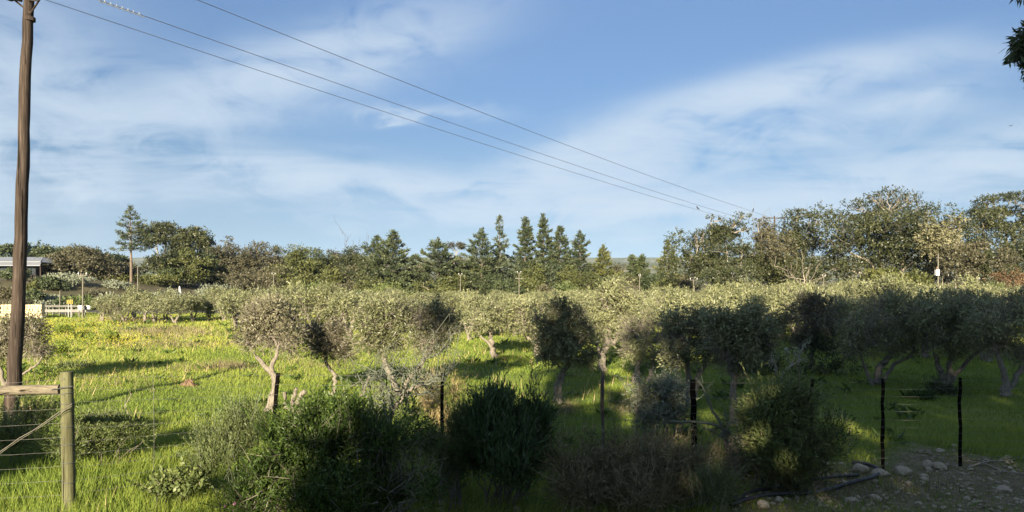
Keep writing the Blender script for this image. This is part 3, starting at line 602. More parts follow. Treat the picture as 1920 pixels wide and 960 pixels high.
# ------------------------------------------------------------------ the olive grove, near trees first
def olives_near():
    r = np.random.default_rng
    def g(px, Y): return onground(px, Y)
    # two-stemmed tree at the left, behind the first black stake
    olive('two stemmed thin olive behind the leftmost black stake, one limb reaching left', [([g(507,13.8), P(516,735,13.8), P(512,690,13.8), P(521,650,13.8)], .075, .035), ([g(502,13.8), P(519,712,13.8), P(500,690,13.8), P(480,668,13.8)], .07, .04)],
          [pxblob(475,600,30,30,13.8), pxblob(505,630,28,34,13.8), pxblob(538,640,30,36,13.8), pxblob(500,585,38,22,13.9), pxblob(468,642,24,26,13.8), pxblob(548,612,20,26,14)], 11, 5200, 1500, matl='olive_dry', gap=.42)
    olive('small thin olive with a kinked stem right of the pruned stump', [([g(624,15.4), P(629,718,15.4), P(627,703,15.4), P(612,680,15.4), P(608,655,15.4)], .055, .03)],
          [pxblob(595,650,32,22,15.4), pxblob(625,640,34,28,15.4), pxblob(650,655,24,26,15.4), pxblob(585,630,26,22,15.5), pxblob(630,615,30,20,15.5)], 12, 3600, 1200, matl='olive_dry', gap=.42)
    olive('large olive with a dark right half to its crown, left of the middle', [([g(748,15), P(735,712,15), P(722,690,15), P(715,650,15)], .085, .05), ([g(750,15.1), P(752,735,15.0), P(765,712,15.0), P(800,668,15.0), P(815,645,15)], .07, .035)],
          [pxblob(700,600,34,40,15), pxblob(735,585,38,32,15), pxblob(730,635,40,34,15.1), pxblob(770,600,34,36,15), pxblob(805,595,40,32,15.1), pxblob(825,625,36,30,15), pxblob(795,640,40,30,15), pxblob(845,605,22,28,15), pxblob(690,640,24,26,14.9)], 13, 13000, 2600, gap=.22)
    # the lichen-covered tree in front of it: bare forks
    t = thing('lichen_tree', 'nearly bare lichen grey tree with forked twiggy limbs rising from the dark bush', 'tree', g(722, 9.3)); b = np.array(t.location)
    rg = r(5); tb = Buf(); wb = Buf(); lb = Buf()
    main = [(722,880),(720,835),(724,795),(738,768),(765,735),(800,715)]
    q = np.array([P(x, y, 9.3) for x, y in main]) - b; s = np.linspace(0, 5, 16); pts = np.stack([np.interp(s, np.arange(6), q[:, a]) for a in range(3)], 1) + rg.normal(size=(16, 3)) * .008
    tb.tube(pts, np.linspace(.05, .022, 16), 7, True, ridged=.08)
    for (x0, y0, x1, y1) in [(738,768,725,700),(745,757,690,690),(755,745,762,670),(742,762,700,745),(775,730,790,680),(790,720,838,715),(800,715,850,690),(765,735,830,655),(728,785,670,700),(735,770,735,665),(760,742,812,735),(725,790,690,760)]:
        pp = path(P(x0,y0,9.3) - b, P(x1,y1,9.3 + rg.normal() * .25) - b, rg, .07, 8); wb.tube(pp, np.linspace(.02, .005, 8), 5, False)
        for _ in range(9):
            c = pp[rg.integers(2, 8)]; d = rg.normal(size=3) * .13 + [0, 0, .08]; e = path(c, c + d * 1.5, rg, .12, 5); wb.tube(e, np.linspace(.008, .003, 5), 3, False)
            for __ in range(4):
                c2 = e[rg.integers(1, 5)]; wb.tube(path(c2, c2 + rg.normal(size=3) * .09 + [0, 0, .04], rg, .1, 3), [.004, .003, .002], 3, False)
        n = 90; k = rg.integers(0, 8, n); lb.leaves(pp[k] + rg.normal(size=(n, 3)) * .06, rg.normal(size=(n, 3)) + [0, 0, .5], .035, .014, rg, rg.random(n))
    link('trunk', tb.mesh('lichen_trunk', MT['bark']), t); link('branches', wb.mesh('lichen_branches', MT['lichen']), t); link('leaves', lb.mesh('lichen_leaves', MT['lichen']), t)
    olive('sunlit olive with forked pale trunk standing alone on bright grass at centre', [([g(928,23.4), P(922,640,23.4), P(918,622,23.4)], .11, .07), ([g(926,23.4), P(918,645,23.4), P(903,632,23.4), P(893,622,23.4)], .05, .03)],
          [pxblob(905,595,30,26,23.4), pxblob(935,585,32,26,23.4), pxblob(925,610,38,22,23.4), pxblob(955,605,26,26,23.5), pxblob(890,610,22,20,23.4)], 14, 5200, 700, (.095, .03), gap=.25)
    olive('sunlit olive on a thick ribbed stump trunk, left of the dark leaning olive', [([g(1012,23), P(1011,650,23), P(1005,635,23), P(1000,625,23)], .15, .08), ([g(1006,23), P(1004,645,23), P(990,632,23), P(982,628,23)], .07, .04), ([g(1018,23), P(1018,650,23), P(1022,632,23)], .09, .05)],
          [pxblob(985,600,30,26,23), pxblob(1015,585,34,26,23), pxblob(1010,610,38,22,23), pxblob(1045,600,26,28,23.2), pxblob(975,575,24,20,23)], 15, 5200, 700, (.095, .03), gap=.25)
    olive('dark shaded olive with a leaning trunk at the centre of the grove', [([g(1045,14.7), P(1045,725,14.7), P(1056,697,14.7), P(1066,680,14.7)], .085, .05), ([g(1050,14.6), P(1050,725,14.6), P(1058,697,14.6)], .045, .03)],
          [pxblob(1035,610,30,32,14.7), pxblob(1062,595,34,26,14.7), pxblob(1068,632,36,32,14.7), pxblob(1093,622,23,30,14.7), pxblob(1030,645,30,26,14.8), pxblob(1115,662,22,22,14.7), pxblob(1055,660,40,22,14.6), pxblob(1045,578,16,16,14.7),pxblob(1128,642,16,13,14.8),pxblob(1006,598,12,14,14.6),pxblob(1022,668,18,12,14.5),pxblob(1090,588,14,16,14.7),pxblob(1100,680,16,10,14.7)], 16, 10500, 2200, gap=.26)
    olive('tall sunlit olive with a pale bare trunk right of the dark leaning olive', [([g(1130,19.6), P(1130,670,19.6), P(1136,645,19.6), P(1142,620,19.6)], .12, .07), ([g(1131,19.6), P(1124,660,19.6), P(1118,640,19.6)], .06, .04)],
          [pxblob(1105,590,36,34,19.6), pxblob(1140,565,40,30,19.6), pxblob(1175,560,36,32,19.8), pxblob(1165,600,40,32,19.6), pxblob(1130,612,36,26,19.6), pxblob(1200,590,28,30,19.9), pxblob(1150,542,30,16,19.7)], 17, 9000, 1100, (.085, .027), gap=.2)
    olive('low spreading olive, half shaded, between the tall sunlit olive and the thick black stake', [([g(1190,17.5), P(1195,690,17.5), P(1205,660,17.5)], .08, .05), ([g(1215,17.5), P(1222,690,17.5), P(1230,665,17.5)], .06, .04)],
          [pxblob(1185,620,34,34,17.5), pxblob(1225,605,38,30,17.5), pxblob(1215,645,46,34,17.5), pxblob(1260,630,32,36,17.6), pxblob(1180,655,26,24,17.4), pxblob(1240,670,34,24,17.4)], 18, 9500, 2200, gap=.2)
    olive('dark grey olive standing behind the thick black stake', [([g(1292,14.3), P(1290,700,14.3), P(1288,665,14.3)], .07, .05), ([g(1300,14.3), P(1310,705,14.3), P(1325,675,14.3)], .06, .04)],
          [pxblob(1270,620,34,34,14.3), pxblob(1300,600,36,30,14.3), pxblob(1330,625,34,38,14.3), pxblob(1285,655,40,34,14.3), pxblob(1320,665,32,32,14.3), pxblob(1265,668,24,24,14.2), pxblob(1350,650,20,34,14.4)], 19, 10500, 2600, gap=.15)
    olive('dark olive on a slim upright grey trunk right of the thickest black stake', [([g(1376,12.6), P(1375,760,12.6), P(1376,730,12.6), P(1370,695,12.6), P(1368,665,12.6)], .075, .045)],
          [pxblob(1360,640,36,40,12.6), pxblob(1395,625,34,38,12.6), pxblob(1385,665,36,30,12.6), pxblob(1350,610,28,26,12.7), pxblob(1410,600,26,26,12.8), pxblob(1378,690,22,26,12.6), pxblob(1430,640,24,34,12.8)], 20, 10500, 2800, gap=.17)
    olive('dark olive with a leaning trunk at the right, behind the second last fence stake', [([g(1640,17.2), P(1648,695,17.2), P(1662,675,17.2), P(1675,655,17.2)], .10, .06), ([g(1636,17.2), P(1622,690,17.2), P(1612,660,17.2)], .05, .03), ([g(1650,17.2), P(1680,680,17.2), P(1705,670,17.2), P(1715,655,17.2)], .05, .03)],
          [pxblob(1610,610,40,36,17.2), pxblob(1655,590,46,36,17.2), pxblob(1700,605,42,40,17.2), pxblob(1640,640,50,32,17.2), pxblob(1690,645,44,28,17.3), pxblob(1595,650,26,30,17.1), pxblob(1660,565,40,20,17.4)], 21, 12000, 1600, gap=.1)
    olive('dark olive with three stems fanning from one foot behind the last fence stake', [([g(1772,16.6), P(1762,690,16.6), P(1750,665,16.6)], .08, .05), ([g(1776,16.6), P(1780,690,16.6), P(1785,660,16.6)], .08, .05), ([g(1780,16.6), P(1800,690,16.6), P(1825,668,16.6), P(1838,655,16.6)], .06, .035)],
          [pxblob(1740,600,42,40,16.6), pxblob(1785,585,46,36,16.6), pxblob(1825,600,42,40,16.7), pxblob(1765,635,48,30,16.6), pxblob(1815,640,40,28,16.6), pxblob(1790,560,40,18,16.8)], 22, 12000, 1600, gap=.1)
    olive('dark olive cut off by the right edge of the view', [([g(1882,15.2), P(1886,715,15.2), P(1880,690,15.2), P(1868,660,15.2)], .085, .05), ([g(1888,15.2), P(1905,705,15.2), P(1930,680,15.2)], .07, .05)],
          [pxblob(1860,610,40,40,15.2), pxblob(1905,590,46,42,15.2), pxblob(1950,610,44,42,15.2), pxblob(1885,645,50,34,15.2), pxblob(1930,660,44,34,15.2), pxblob(1920,560,40,20,15.4)], 23, 12000, 1800, gap=.1)
    olive('grey olive with low branches behind the tall wooden pole at the left edge', [([g(14,17.0), P(22,705,17), P(30,680,17), P(35,655,17)], .08, .05), ([g(18,17.0), P(45,698,17), P(70,685,17), P(80,668,17)], .035, .02), ([g(10,17.0), P(0,690,17), P(-15,660,17)], .06, .04)],
          [pxblob(20,620,36,36,17), pxblob(55,625,28,34,17), pxblob(5,650,36,30,17), pxblob(60,658,30,22,17), pxblob(-20,625,30,40,17), pxblob(78,660,16,12,17)], 24, 8000, 2600, matl='olive_dry', gap=.22)
    olive('shaded olive with a rounded top rising from the dark thicket right of centre', [([g(1440,20.5), P(1440,670,20.5), P(1436,630,20.5)], .09, .05)],
          [pxblob(1420,590,36,34,20.5), pxblob(1455,610,36,36,20.5), pxblob(1430,630,40,32,20.5), pxblob(1415,575,26,20,20.6)], 25, 6500, 900, (.085, .027), gap=.12)
    olive('shaded olive with a dry greyish crown left of the dark leaning olive at the right', [([g(1520,20), P(1522,670,20), P(1528,630,20)], .09, .05)],
          [pxblob(1505,590,36,36,20), pxblob(1540,585,34,32,20), pxblob(1530,620,42,32,20), pxblob(1560,620,28,34,20.2), pxblob(1500,640,30,30,20), pxblob(1525,566,26,16,20)], 26, 7500, 1200, (.085, .027), matl='olive_dry', gap=.12)
olives_near()

# olives of the rows behind: eight grown shapes, each tree a copy turned and scaled
def orchard():
    protos = []
    for k in range(8):
        rng = np.random.default_rng(300 + k); b = np.zeros(3)
        H = 2.0; rr = rng.uniform(.95, 1.2)
        bl = subblobs(rng, (0, 0, 1.28), (rr, rr, .78), 9, .5)
        fk = rng.uniform(.2, .4); an = rng.uniform(0, 6)
        st = [([b, (math.cos(an) * .1, math.sin(an) * .1, .45), (math.cos(an) * fk, math.sin(an) * fk, .9)], .10, .05), ([b + [.04, 0, 0], (-math.cos(an) * .15, -math.sin(an) * .15, .4), (-math.cos(an) * fk, -math.sin(an) * fk, .85)], .08, .04)]
        protos.append(olive('olive tree', st, bl, 310 + k, 4200, 420, (.105, .034), 'olive', gap=.22, base=(0, 0, 0)))
    used = set()
    def place(px, Y, h, w, k, rot, label, group):
        o = protos[k] if k not in used else copy_tree(protos[k]); used.add(k)
        o.location = onground(px, Y); o.rotation_euler = (0, 0, rot); o.scale = (w, w, h); o['label'] = label
        if group: o['group'] = group
    rng = np.random.default_rng(77)
    LM = [(440, 'below the broad brown gums'), (560, 'below the round pine'), (667, 'around the green shed'), (735, 'below the twin firs'), (825, 'below the single wide fir'), (920, 'below the skinny spire'), (1020, 'below the three close firs'),
          (1110, 'below the short wide fir'), (1200, 'below the dark twin spires'), (1290, 'at the wood\'s left end'), (1390, 'below the domed brown gum'), (1490, 'below the antlered gum'), (1600, 'left under the broadest gum'), (1700, 'right under the broadest gum'), (1790, 'below the drooping pale gum'), (1900, 'below the rusty shrub')]
    front = [  # px, Y, height factor, width factor, label
        (655, 31, 1.15, 1.1, 'olive with a dark hollow beneath it in the front row left of centre'),
        (692, 32, 1.0, 1.0, 'olive on a short pale trunk seen left of the large two toned olive'),
        (588, 33, 1.15, 1.15, 'olive with the darkest shadow below it in the left front row'),
        (548, 36, 1.15, 1.2, 'pale rounded olive behind the two stemmed thin olive'),
        (640, 36, 1.05, 1.1, 'olive rounding off the row behind the small thin olive'),
        (442, 37, 1.05, 1.05, 'leftmost olive of the main grove with branches down to the grass'),
        (478, 36, 1.15, 1.1, 'olive next inward from the leftmost of the main grove'),
        (515, 34, 1.1, 1.1, 'olive over the two stemmed thin olive, third from the grove\'s left end'),
        (362, 43.5, .95, .9, 'small olive with a clear short trunk at the far field edge'),
        (392, 45, .8, .8, 'smallest olive at the far field edge, beside the clear trunked one'),
        (420, 44, 1.05, .9, 'olive filling the corner between the field edge row and the main grove'),
        (880, 30, 1.0, .95, 'slim olive left of the lone sunlit olive at centre'),
        (835, 33, 1.0, 1.1, 'olive peeping out right of the dark half crown'),
        (965, 33, 1.0, 1.1, 'olive filling the gap between the two sunlit centre olives'),
        (1085, 28, 1.1, 1.1, 'sunlit olive behind the dark leaning olive'),
        (1255, 25, 1.15, 1.1, 'sunlit olive behind the low half shaded spreading olive'),
        (1330, 24, 1.15, 1.1, 'sunlit topped olive behind the dark grey olive at the thick stake'),
        (1475, 38, 1.45, 1.35, 'tallest pale olive, a broad bright mound right of centre'),
        (1600, 24, 1.0, 1.1, 'shaded olive tucked behind the leaning dark olive at the right'),
        (1735, 23, 1.05, 1.2, 'shaded olive between the two dark olives behind the last stakes'),
        (1850, 22, 1.1, 1.2, 'shaded olive behind the tree cut by the right edge'),
    ]
    for i, (px, Y, h, w, lab) in enumerate(front): place(px, Y, h, w, i % 8, rng.uniform(0, 6.3), lab, None)
    for i, px in enumerate(range(196, 345, 19)):
        place(px + rng.normal() * 3, 43 + rng.normal() * 1.2, rng.uniform(.8, 1.1), rng.uniform(.8, 1.05), i % 8, rng.uniform(0, 6.3), 'low grey olive in the scrubby line along the flowering field', 'low olives along the far field edge')
    Y = 28.0; j = 0
    while Y < 64:
        st = 2.75 + .018 * (Y - 28)
        x = -16 + rng.uniform(0, st)
        xl = max((430 - CX) / F * Y, -30); xr = (1975 - CX) / F * Y
        x = xl + rng.uniform(0, st)
        while x < xr:
            px = x / Y * F + CX
            if not (px < 1000 and Y < 34) and not (px < 560 and Y < 38) and not (abs(px - 1475) < 28 and abs(Y - 38) < 3):
                hh = rng.uniform(.85, 1.12) * (.84 + .26 * smooth(1100, 1500, px) + .10 * smooth(40, 28, Y))
                lm = LM[int(np.argmin([abs(px - q[0]) for q in LM]))][1]
                band = 'front' if Y < 40 else ('middle' if Y < 56 else 'back')
                place(px, Y + rng.normal() * .35, hh, rng.uniform(1.05, 1.35), int(rng.integers(8)), rng.uniform(0, 6.3),
                      f'sage green olive in the crowded {band} rows {lm}', f'olives in the {band} rows {lm}')
            x += st * rng.uniform(.85, 1.2)
        Y += 3.0 + .035 * (Y - 28); j += 1
orchard()

# ------------------------------------------------------------------ trees behind the grove
def belt():
    S = std_tree
    # wooded rise at the left
    hill = [(8,456,26),(34,453,24),(66,453,26),(92,458,24),(118,462,26),(150,461,24),(182,466,24),(205,474,20),(225,478,18),(-25,456,28),(-62,452,28),(-100,458,28),(-140,454,30),(-185,460,30)]
    for i, (px, top, hw) in enumerate(hill):
        S('hill_tree', 'dark green tree on the wooded skyline behind the grey roofed house, left', 'tree', px, top + 3, hw, 112 + 3 * (i % 3), 700 + i, 'dark', 'bark_dark', None, 6, (0, .95), 2600, (.42, .16), .8, .25, 1, 'trees on the wooded left skyline')
    scr = [(28,505,24,70,'dark'),(75,500,22,82,'shrub'),(58,527,13,60,'pine'),(96,520,26,66,'dark'),(60,545,22,58,'dark'),(18,540,18,62,'gum_grey'),(118,540,24,70,'grey'),(90,552,22,60,'grey')]
    for i, (px, top, hw, Y, mt) in enumerate(scr):
        lab = ['dark shrub on the slope below the left end of the grey roof', 'olive green shrub right of the grey roofed house', 'bright green pine sapling below the eaves of the house', 'dark rounded shrub on the slope right of the house', 'dark low shrub above the stone wall', 'brownish shrub beside the tall pole at the left edge', 'grey leafless looking shrub on the slope behind the guard rail', 'pale grey scrub spreading just above the guard rail'][i]
        S('slope_shrub', lab, 'shrub', px, top, hw, Y, 720 + i, mt, 'bark_dark', None, 6, (0, 1.0), 1500, (.24, .09), .8, .2, 1, None, .06, sub=3, limb=.03)
    fillers = [(40,560,30,56),(85,565,26,57),(120,562,24,58),(165,560,24,58),(180,548,28,64),(215,540,26,70),(255,548,24,66),(280,552,26,60),(345,548,28,66),(375,545,28,68),(395,552,26,58),(430,545,30,70),(20,565,26,55),(140,545,26,68),(185,525,28,80),(105,510,26,92),(60,490,28,98),(-40,555,30,56),(-90,550,34,58),(-140,552,34,56),(-60,520,30,66),(-120,515,34,70),(-180,530,36,66)]
    for i, (px, top, hw, Y) in enumerate(fillers):
        S('scrub_bush', 'low scrub bush filling the ground between road and wood at the left', 'bush', px, top, hw, Y, 1000 + i, ['gum_grey', 'grey', 'dark', 'shrub'][i % 4], 'bark_dark', None, 5, (0, 1.0), 1100, (.22, .08), .75, .2, 1, 'scrub between road and wood', .05, sub=3, limb=.03)
    S('gum_tree', 'grey brown bushy gum with thin pale stems, left of the tall pine', 'gum tree', 152, 463, 54, 78, 731, 'gum_grey', 'bark_pale', None, 10, (0, .85), 6500, (.28, .09), 1.0, .32, 3, None, .11)
    S('gum_tree', 'smaller grey gum close behind the tall pine trunk', 'gum tree', 222, 492, 34, 84, 732, 'gum_grey', 'bark_pale', None, 7, (0, .9), 3600, (.28, .09), .95, .28, 2)
    # the tall pine with a bare trunk
    b = onground(246, 78); H = CAMH - (388 - HZ) / F * 78 - b[2]
    conifer('tallest pine at the left with a bare pinkish trunk and one long side branch', b, H, 1.55, 41, .44, 'fir', 1.0, 1.0, -.08, leaf=(.30, .085), trunk_r=.17)
    S('gum_tree', 'dark domed gum with sky showing through, right of the tall pine', 'gum tree', 302, 417, 40, 92, 733, 'gum', 'bark_pale', None, 9, (0, .48), 4200, (.30, .11), .62, .3, 2, sub=5)
    S('gum_tree', 'dark domed gum joined to the right side of its open twin', 'gum tree', 364, 427, 34, 93, 734, 'gum', 'bark_pale', None, 8, (0, .6), 4600, (.30, .11), .75, .15, 2, sub=5)
    S('gum_tree', 'lower green gum filling the space under the domed pair', 'gum tree', 312, 470, 40, 88, 735, 'gum', 'bark_pale', None, 7, (0, .9), 3600, (.3, .1), .8, .2, 2)
    S('pine_tree', 'yellow green tiered pine in front of the right domed gum', 'pine tree', 352, 468, 40, 84, 736, 'pine', 'bark_pine', None, 9, (0, .92), 5200, (.32, .09), .5, .2, 1, sub=5, fl=.4)
    S('pine_tree', 'dark narrow pine pressed against the tiered yellow green pine', 'pine tree', 390, 466, 24, 87, 737, 'fir', 'bark_pine', None, 8, (0, .97), 3600, (.32, .09), .8, .15, 1, cone=.7)
    S('pine_tree', 'low wide yellow green pine between the tall pine trunk and the lamp post', 'pine tree', 292, 515, 36, 80, 738, 'pine', 'bark_pine', None, 7, (0, .95), 3400, (.3, .09), .5, .2, 1, fl=.4)
    S('pine_tree', 'low yellow green pine at the left foot of the tall pine', 'pine tree', 222, 522, 26, 80, 739, 'pine', 'bark_pine', None, 6, (0, .95), 2600, (.3, .09), .6, .2, 1, fl=.4)
    rest = [  # name, label, cat, px, top, hw, Y, mat, kwargs
        ('gum_tree','broad grey brown gum, first right of the tiered pine','gum tree',430,447,36,90,'gum_grey',dict(n=10,crown=(0,.92),nl=5600,trunks=3,gap=.3)),
        ('gum_tree','broad grey brown gum, second right of the tiered pine','gum tree',484,455,40,91,'gum_grey',dict(n=10,crown=(0,.92),nl=5600,trunks=3,gap=.3)),
        ('gum_tree','dark ragged topped gum between the grey brown gums and the round pine','gum tree',524,463,24,96,'gum',dict(n=7,crown=(0,.9),nl=3400,gap=.3)),
        ('pine_tree','round yellow green pine, its top in two lumps, behind the second lamp post','pine tree',560,462,42,88,'pine',dict(n=10,crown=(0,.96),nl=6200,sub=5,fl=.5,bark='bark_pine')),
        ('pine_tree','rounded dark topped pine right of the two lumped pine','pine tree',596,468,26,93,'dark',dict(n=7,crown=(0,.95),nl=3400,bark='bark_pine')),
        ('gum_tree','brown narrow gum left of the dead forked tree','gum tree',628,470,22,95,'gum_grey',dict(n=7,crown=(0,.95),nl=3000)),
        ('gum_tree','dark flat topped gum under the dead forked tree','gum tree',660,463,28,92,'gum',dict(n=8,crown=(0,.8),nl=3800,trunks=2)),
        ('pine_tree','olive green conical pine before the flat topped gum','pine tree',620,500,34,84,'pine',dict(n=8,crown=(0,.98),nl=3600,cone=.5,bark='bark_pine')),
        ('gum_tree','brown green bushy gum at the foot of the twin firs','gum tree',694,490,40,86,'gum',dict(n=8,crown=(0,.95),nl=4200)),
        ('gum_tree','dark low bush tree right of the twin firs','gum tree',762,512,24,84,'dark',dict(n=6,crown=(0,1),nl=2200)),
        ('gum_tree','pale fawn bushy gum between the twin firs and the single wide fir','gum tree',788,487,30,100,'gum_pale',dict(n=7,crown=(0,.95),nl=3000)),
        ('gum_tree','fawn bushy tree under the two little umbrella crowns','gum tree',858,480,30,92,'gum_grey',dict(n=7,crown=(0,.9),nl=3200)),
        ('gum_tree','dark green bushy tree at the foot of the fir with the open top','gum tree',888,482,34,88,'pine',dict(n=8,crown=(0,.97),nl=3800,bark='bark_pine')),
        ('gum_tree','brown thin tree beside the skinny spire','gum tree',925,485,18,90,'gum_grey',dict(n=6,crown=(0,.8),nl=1500,gap=.4)),
        ('shrub_tree','yellow green shrub at the foot of the three close firs','shrub',1060,530,24,78,'shrub',dict(n=6,crown=(0,1),nl=1700)),
        ('shrub_tree','brown shrub before the three close firs','shrub',1022,536,18,76,'gum_grey',dict(n=5,crown=(0,1),nl=1200)),
        ('gum_tree','fawn bushy tree right of the three close firs','gum tree',1112,500,24,98,'gum_grey',dict(n=6,crown=(0,1),nl=2400)),
        ('gum_tree','fawn low tree between the smallest fir and the dark twin spires','gum tree',1160,495,26,100,'gum_grey',dict(n=6,crown=(0,1),nl=2400)),
        ('gum_tree','dark low tree right of the dark twin spires','gum tree',1225,515,26,90,'dark',dict(n=6,crown=(0,1),nl=2400)),
        ('gum_tree','brown bushy tree before the pale topped fir','gum tree',1280,515,28,88,'gum_grey',dict(n=6,crown=(0,1),nl=2400)),
        ('shrub_tree','low olive shrub band at the foot of the round pine','shrub',585,530,40,80,'shrub',dict(n=6,crown=(0,1),nl=1900)),
        ('shrub_tree','low brown shrub left of the green sheet roof','shrub',640,532,26,80,'gum_grey',dict(n=5,crown=(0,1),nl=1500)),
        ('shrub_tree','low olive shrub right of the green sheet roof','shrub',730,530,40,80,'shrub',dict(n=6,crown=(0,1),nl=1900)),
        ('shrub_tree','low shrub under the single wide fir','shrub',815,527,34,80,'pine',dict(n=6,crown=(0,1),nl=1900)),
        ('shrub_tree','low dark shrub at the foot of the skinny spire','shrub',950,525,30,80,'dark',dict(n=6,crown=(0,1),nl=1800)),
        ('shrub_tree','low dark shrub by the third lamp post, under the leftmost of the three close firs','shrub',995,522,26,80,'pine',dict(n=6,crown=(0,1),nl=1700)),
        ('shrub_tree','grey shrub before the grey brown gums, behind the grove\'s left end','shrub',410,535,32,72,'grey',dict(n=6,crown=(0,1),nl=1700)),
        ('shrub_tree','dark grey shrub behind the low field edge olives','shrub',318,545,28,62,'grey',dict(n=6,crown=(0,1),nl=1700)),
        ('shrub_tree','grey scrub left of the low field edge olives','shrub',205,552,22,58,'grey',dict(n=6,crown=(0,1),nl=1500)),
        ('shrub_tree','yellow green shrub between the lamp posts over the road','shrub',140,556,22,60,'shrub',dict(n=6,crown=(0,1),nl=1300)),
    ]
    for i, (nm, lab, cat, px, top, hw, Y, mt, kw) in enumerate(rest):
        kw = dict(kw); nl = kw.pop('nl'); bk = kw.pop('bark', 'bark_pale')
        S(nm, lab, cat, px, top, hw, Y, 760 + i, mt, bk, None, nl=nl, leaf=(.28, .09), **kw)
    more = [(735,508,30,86,'dark'),(700,520,30,82,'pine'),(775,520,26,88,'gum_grey'),(845,512,30,84,'pine'),(915,505,28,84,'dark'),(968,498,24,92,'fir'),(1000,495,28,90,'pine'),(1035,492,28,91,'fir'),(1068,498,24,90,'pine'),(1100,512,26,88,'pine'),(1140,518,26,88,'dark'),(1170,520,22,86,'gum_grey'),(1252,520,24,86,'pine'),(545,500,30,84,'pine'),(505,500,34,84,'gum_grey'),(450,505,36,84,'gum_grey'),(660,500,30,86,'gum_grey'),(410,490,26,88,'dark'),(330,500,30,84,'dark')]
    MORE_LAB = ['dark understorey tree at the foot of the taller twin fir','low pine at the foot of the shorter twin fir','brown understorey tree right of the twin firs','low pine at the right foot of the single wide fir','dark understorey tree at the foot of the open topped fir','dark young fir left of the three close firs','young pine below the leftmost of the three close firs','dark young fir below the middle of the three close firs','young pine below the rightmost of the three close firs','young pine below the separate fir with a bare leader','dark low tree below the short wide fir','brown low tree left of the dark twin spires','young pine under the pale topped fir','low pine in front of the round two lumped pine','brown low tree before the ragged topped gum','brown low tree before the broad grey brown gums','brown low tree before the flat topped gum','dark low tree left of the broad grey brown gums','dark low tree left of the tiered yellow green pine']
    for i, (px, top, hw, Y, mt) in enumerate(more):
        S('belt_tree', MORE_LAB[i], 'tree', px, top, hw, Y, 1100 + i, mt, 'bark_dark', None, 7, (0, .98), 1700, (.28, .09), .9, .2, 1)
    firs = [(706,447,38,86,'left and lower of the twin firs left of centre',.0,'fir',.9,0),(738,437,46,85,'right and taller of the twin firs left of centre',.0,'fir',1.1,0),(822,452,52,85,'single wide fir with a short pointed top left of centre',.05,'fir',1,0),
            (904,432,38,86,'fir with an open blue green top left of the skinny spire',.1,'fir',1,.15),(938,408,14,92,'skinny half bare spire, the narrowest of the tall firs',.02,'fir',1,.25),
            (984,411,27,96,'leftmost and darkest of the three close tall firs',.0,'fir',1.3,0),(1020,404,27,97,'middle and tallest of the three close tall firs',.0,'fir',1.2,0),(1049,427,26,96,'rightmost of the three close tall firs',.0,'fir',1.2,0),
            (1088,437,28,95,'separate fir with a bare leader tip right of the three close firs',.05,'fir',1.1,.05),(1132,464,26,94,'short wide fir before the distant hill',.05,'pine',1,.1),
            (1187,480,20,92,'left of the small dark twin spires before the hill',.0,'dark',1.4,0),(1204,481,22,92,'right of the small dark twin spires before the hill',.0,'dark',1.4,0),(1254,455,26,93,'pale topped fir standing just left of the gum wood',.05,'pine',.8,.15)]
    for i, (px, top, hw, Y, lab, h0, mt, de, ga) in enumerate(firs):
        b = onground(px, Y); H = CAMH - (top - HZ) / F * Y
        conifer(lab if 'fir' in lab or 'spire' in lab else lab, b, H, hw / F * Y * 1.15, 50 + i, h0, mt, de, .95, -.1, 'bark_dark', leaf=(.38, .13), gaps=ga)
    # two little umbrella crowns on thin stems
    b = onground(848, 94)
    broadleaf('umbrella_gum', 'thin pale gum carrying two little umbrella crowns, between firs', 'gum tree', b, [[b, P(846,520,94), P(852,490,94), P(856,474,94)], [b + [.2,0,0], P(850,510,94), P(845,480,94)]],
              [pxblob(844,462,10,5,94), pxblob(858,461,12,6,94), pxblob(868,464,9,7,94)], 801, 700, (.26, .09), 'gum_grey', 'bark_pale', None, .1, .14, sub=3)
    dead_tree('dead forked tree with bare grey twigs above the flat topped gum', onground(672, 95), CAMH + (HZ - 440) / F * 95, 1.9, 802, 6, .05, None, 'bark_dark')
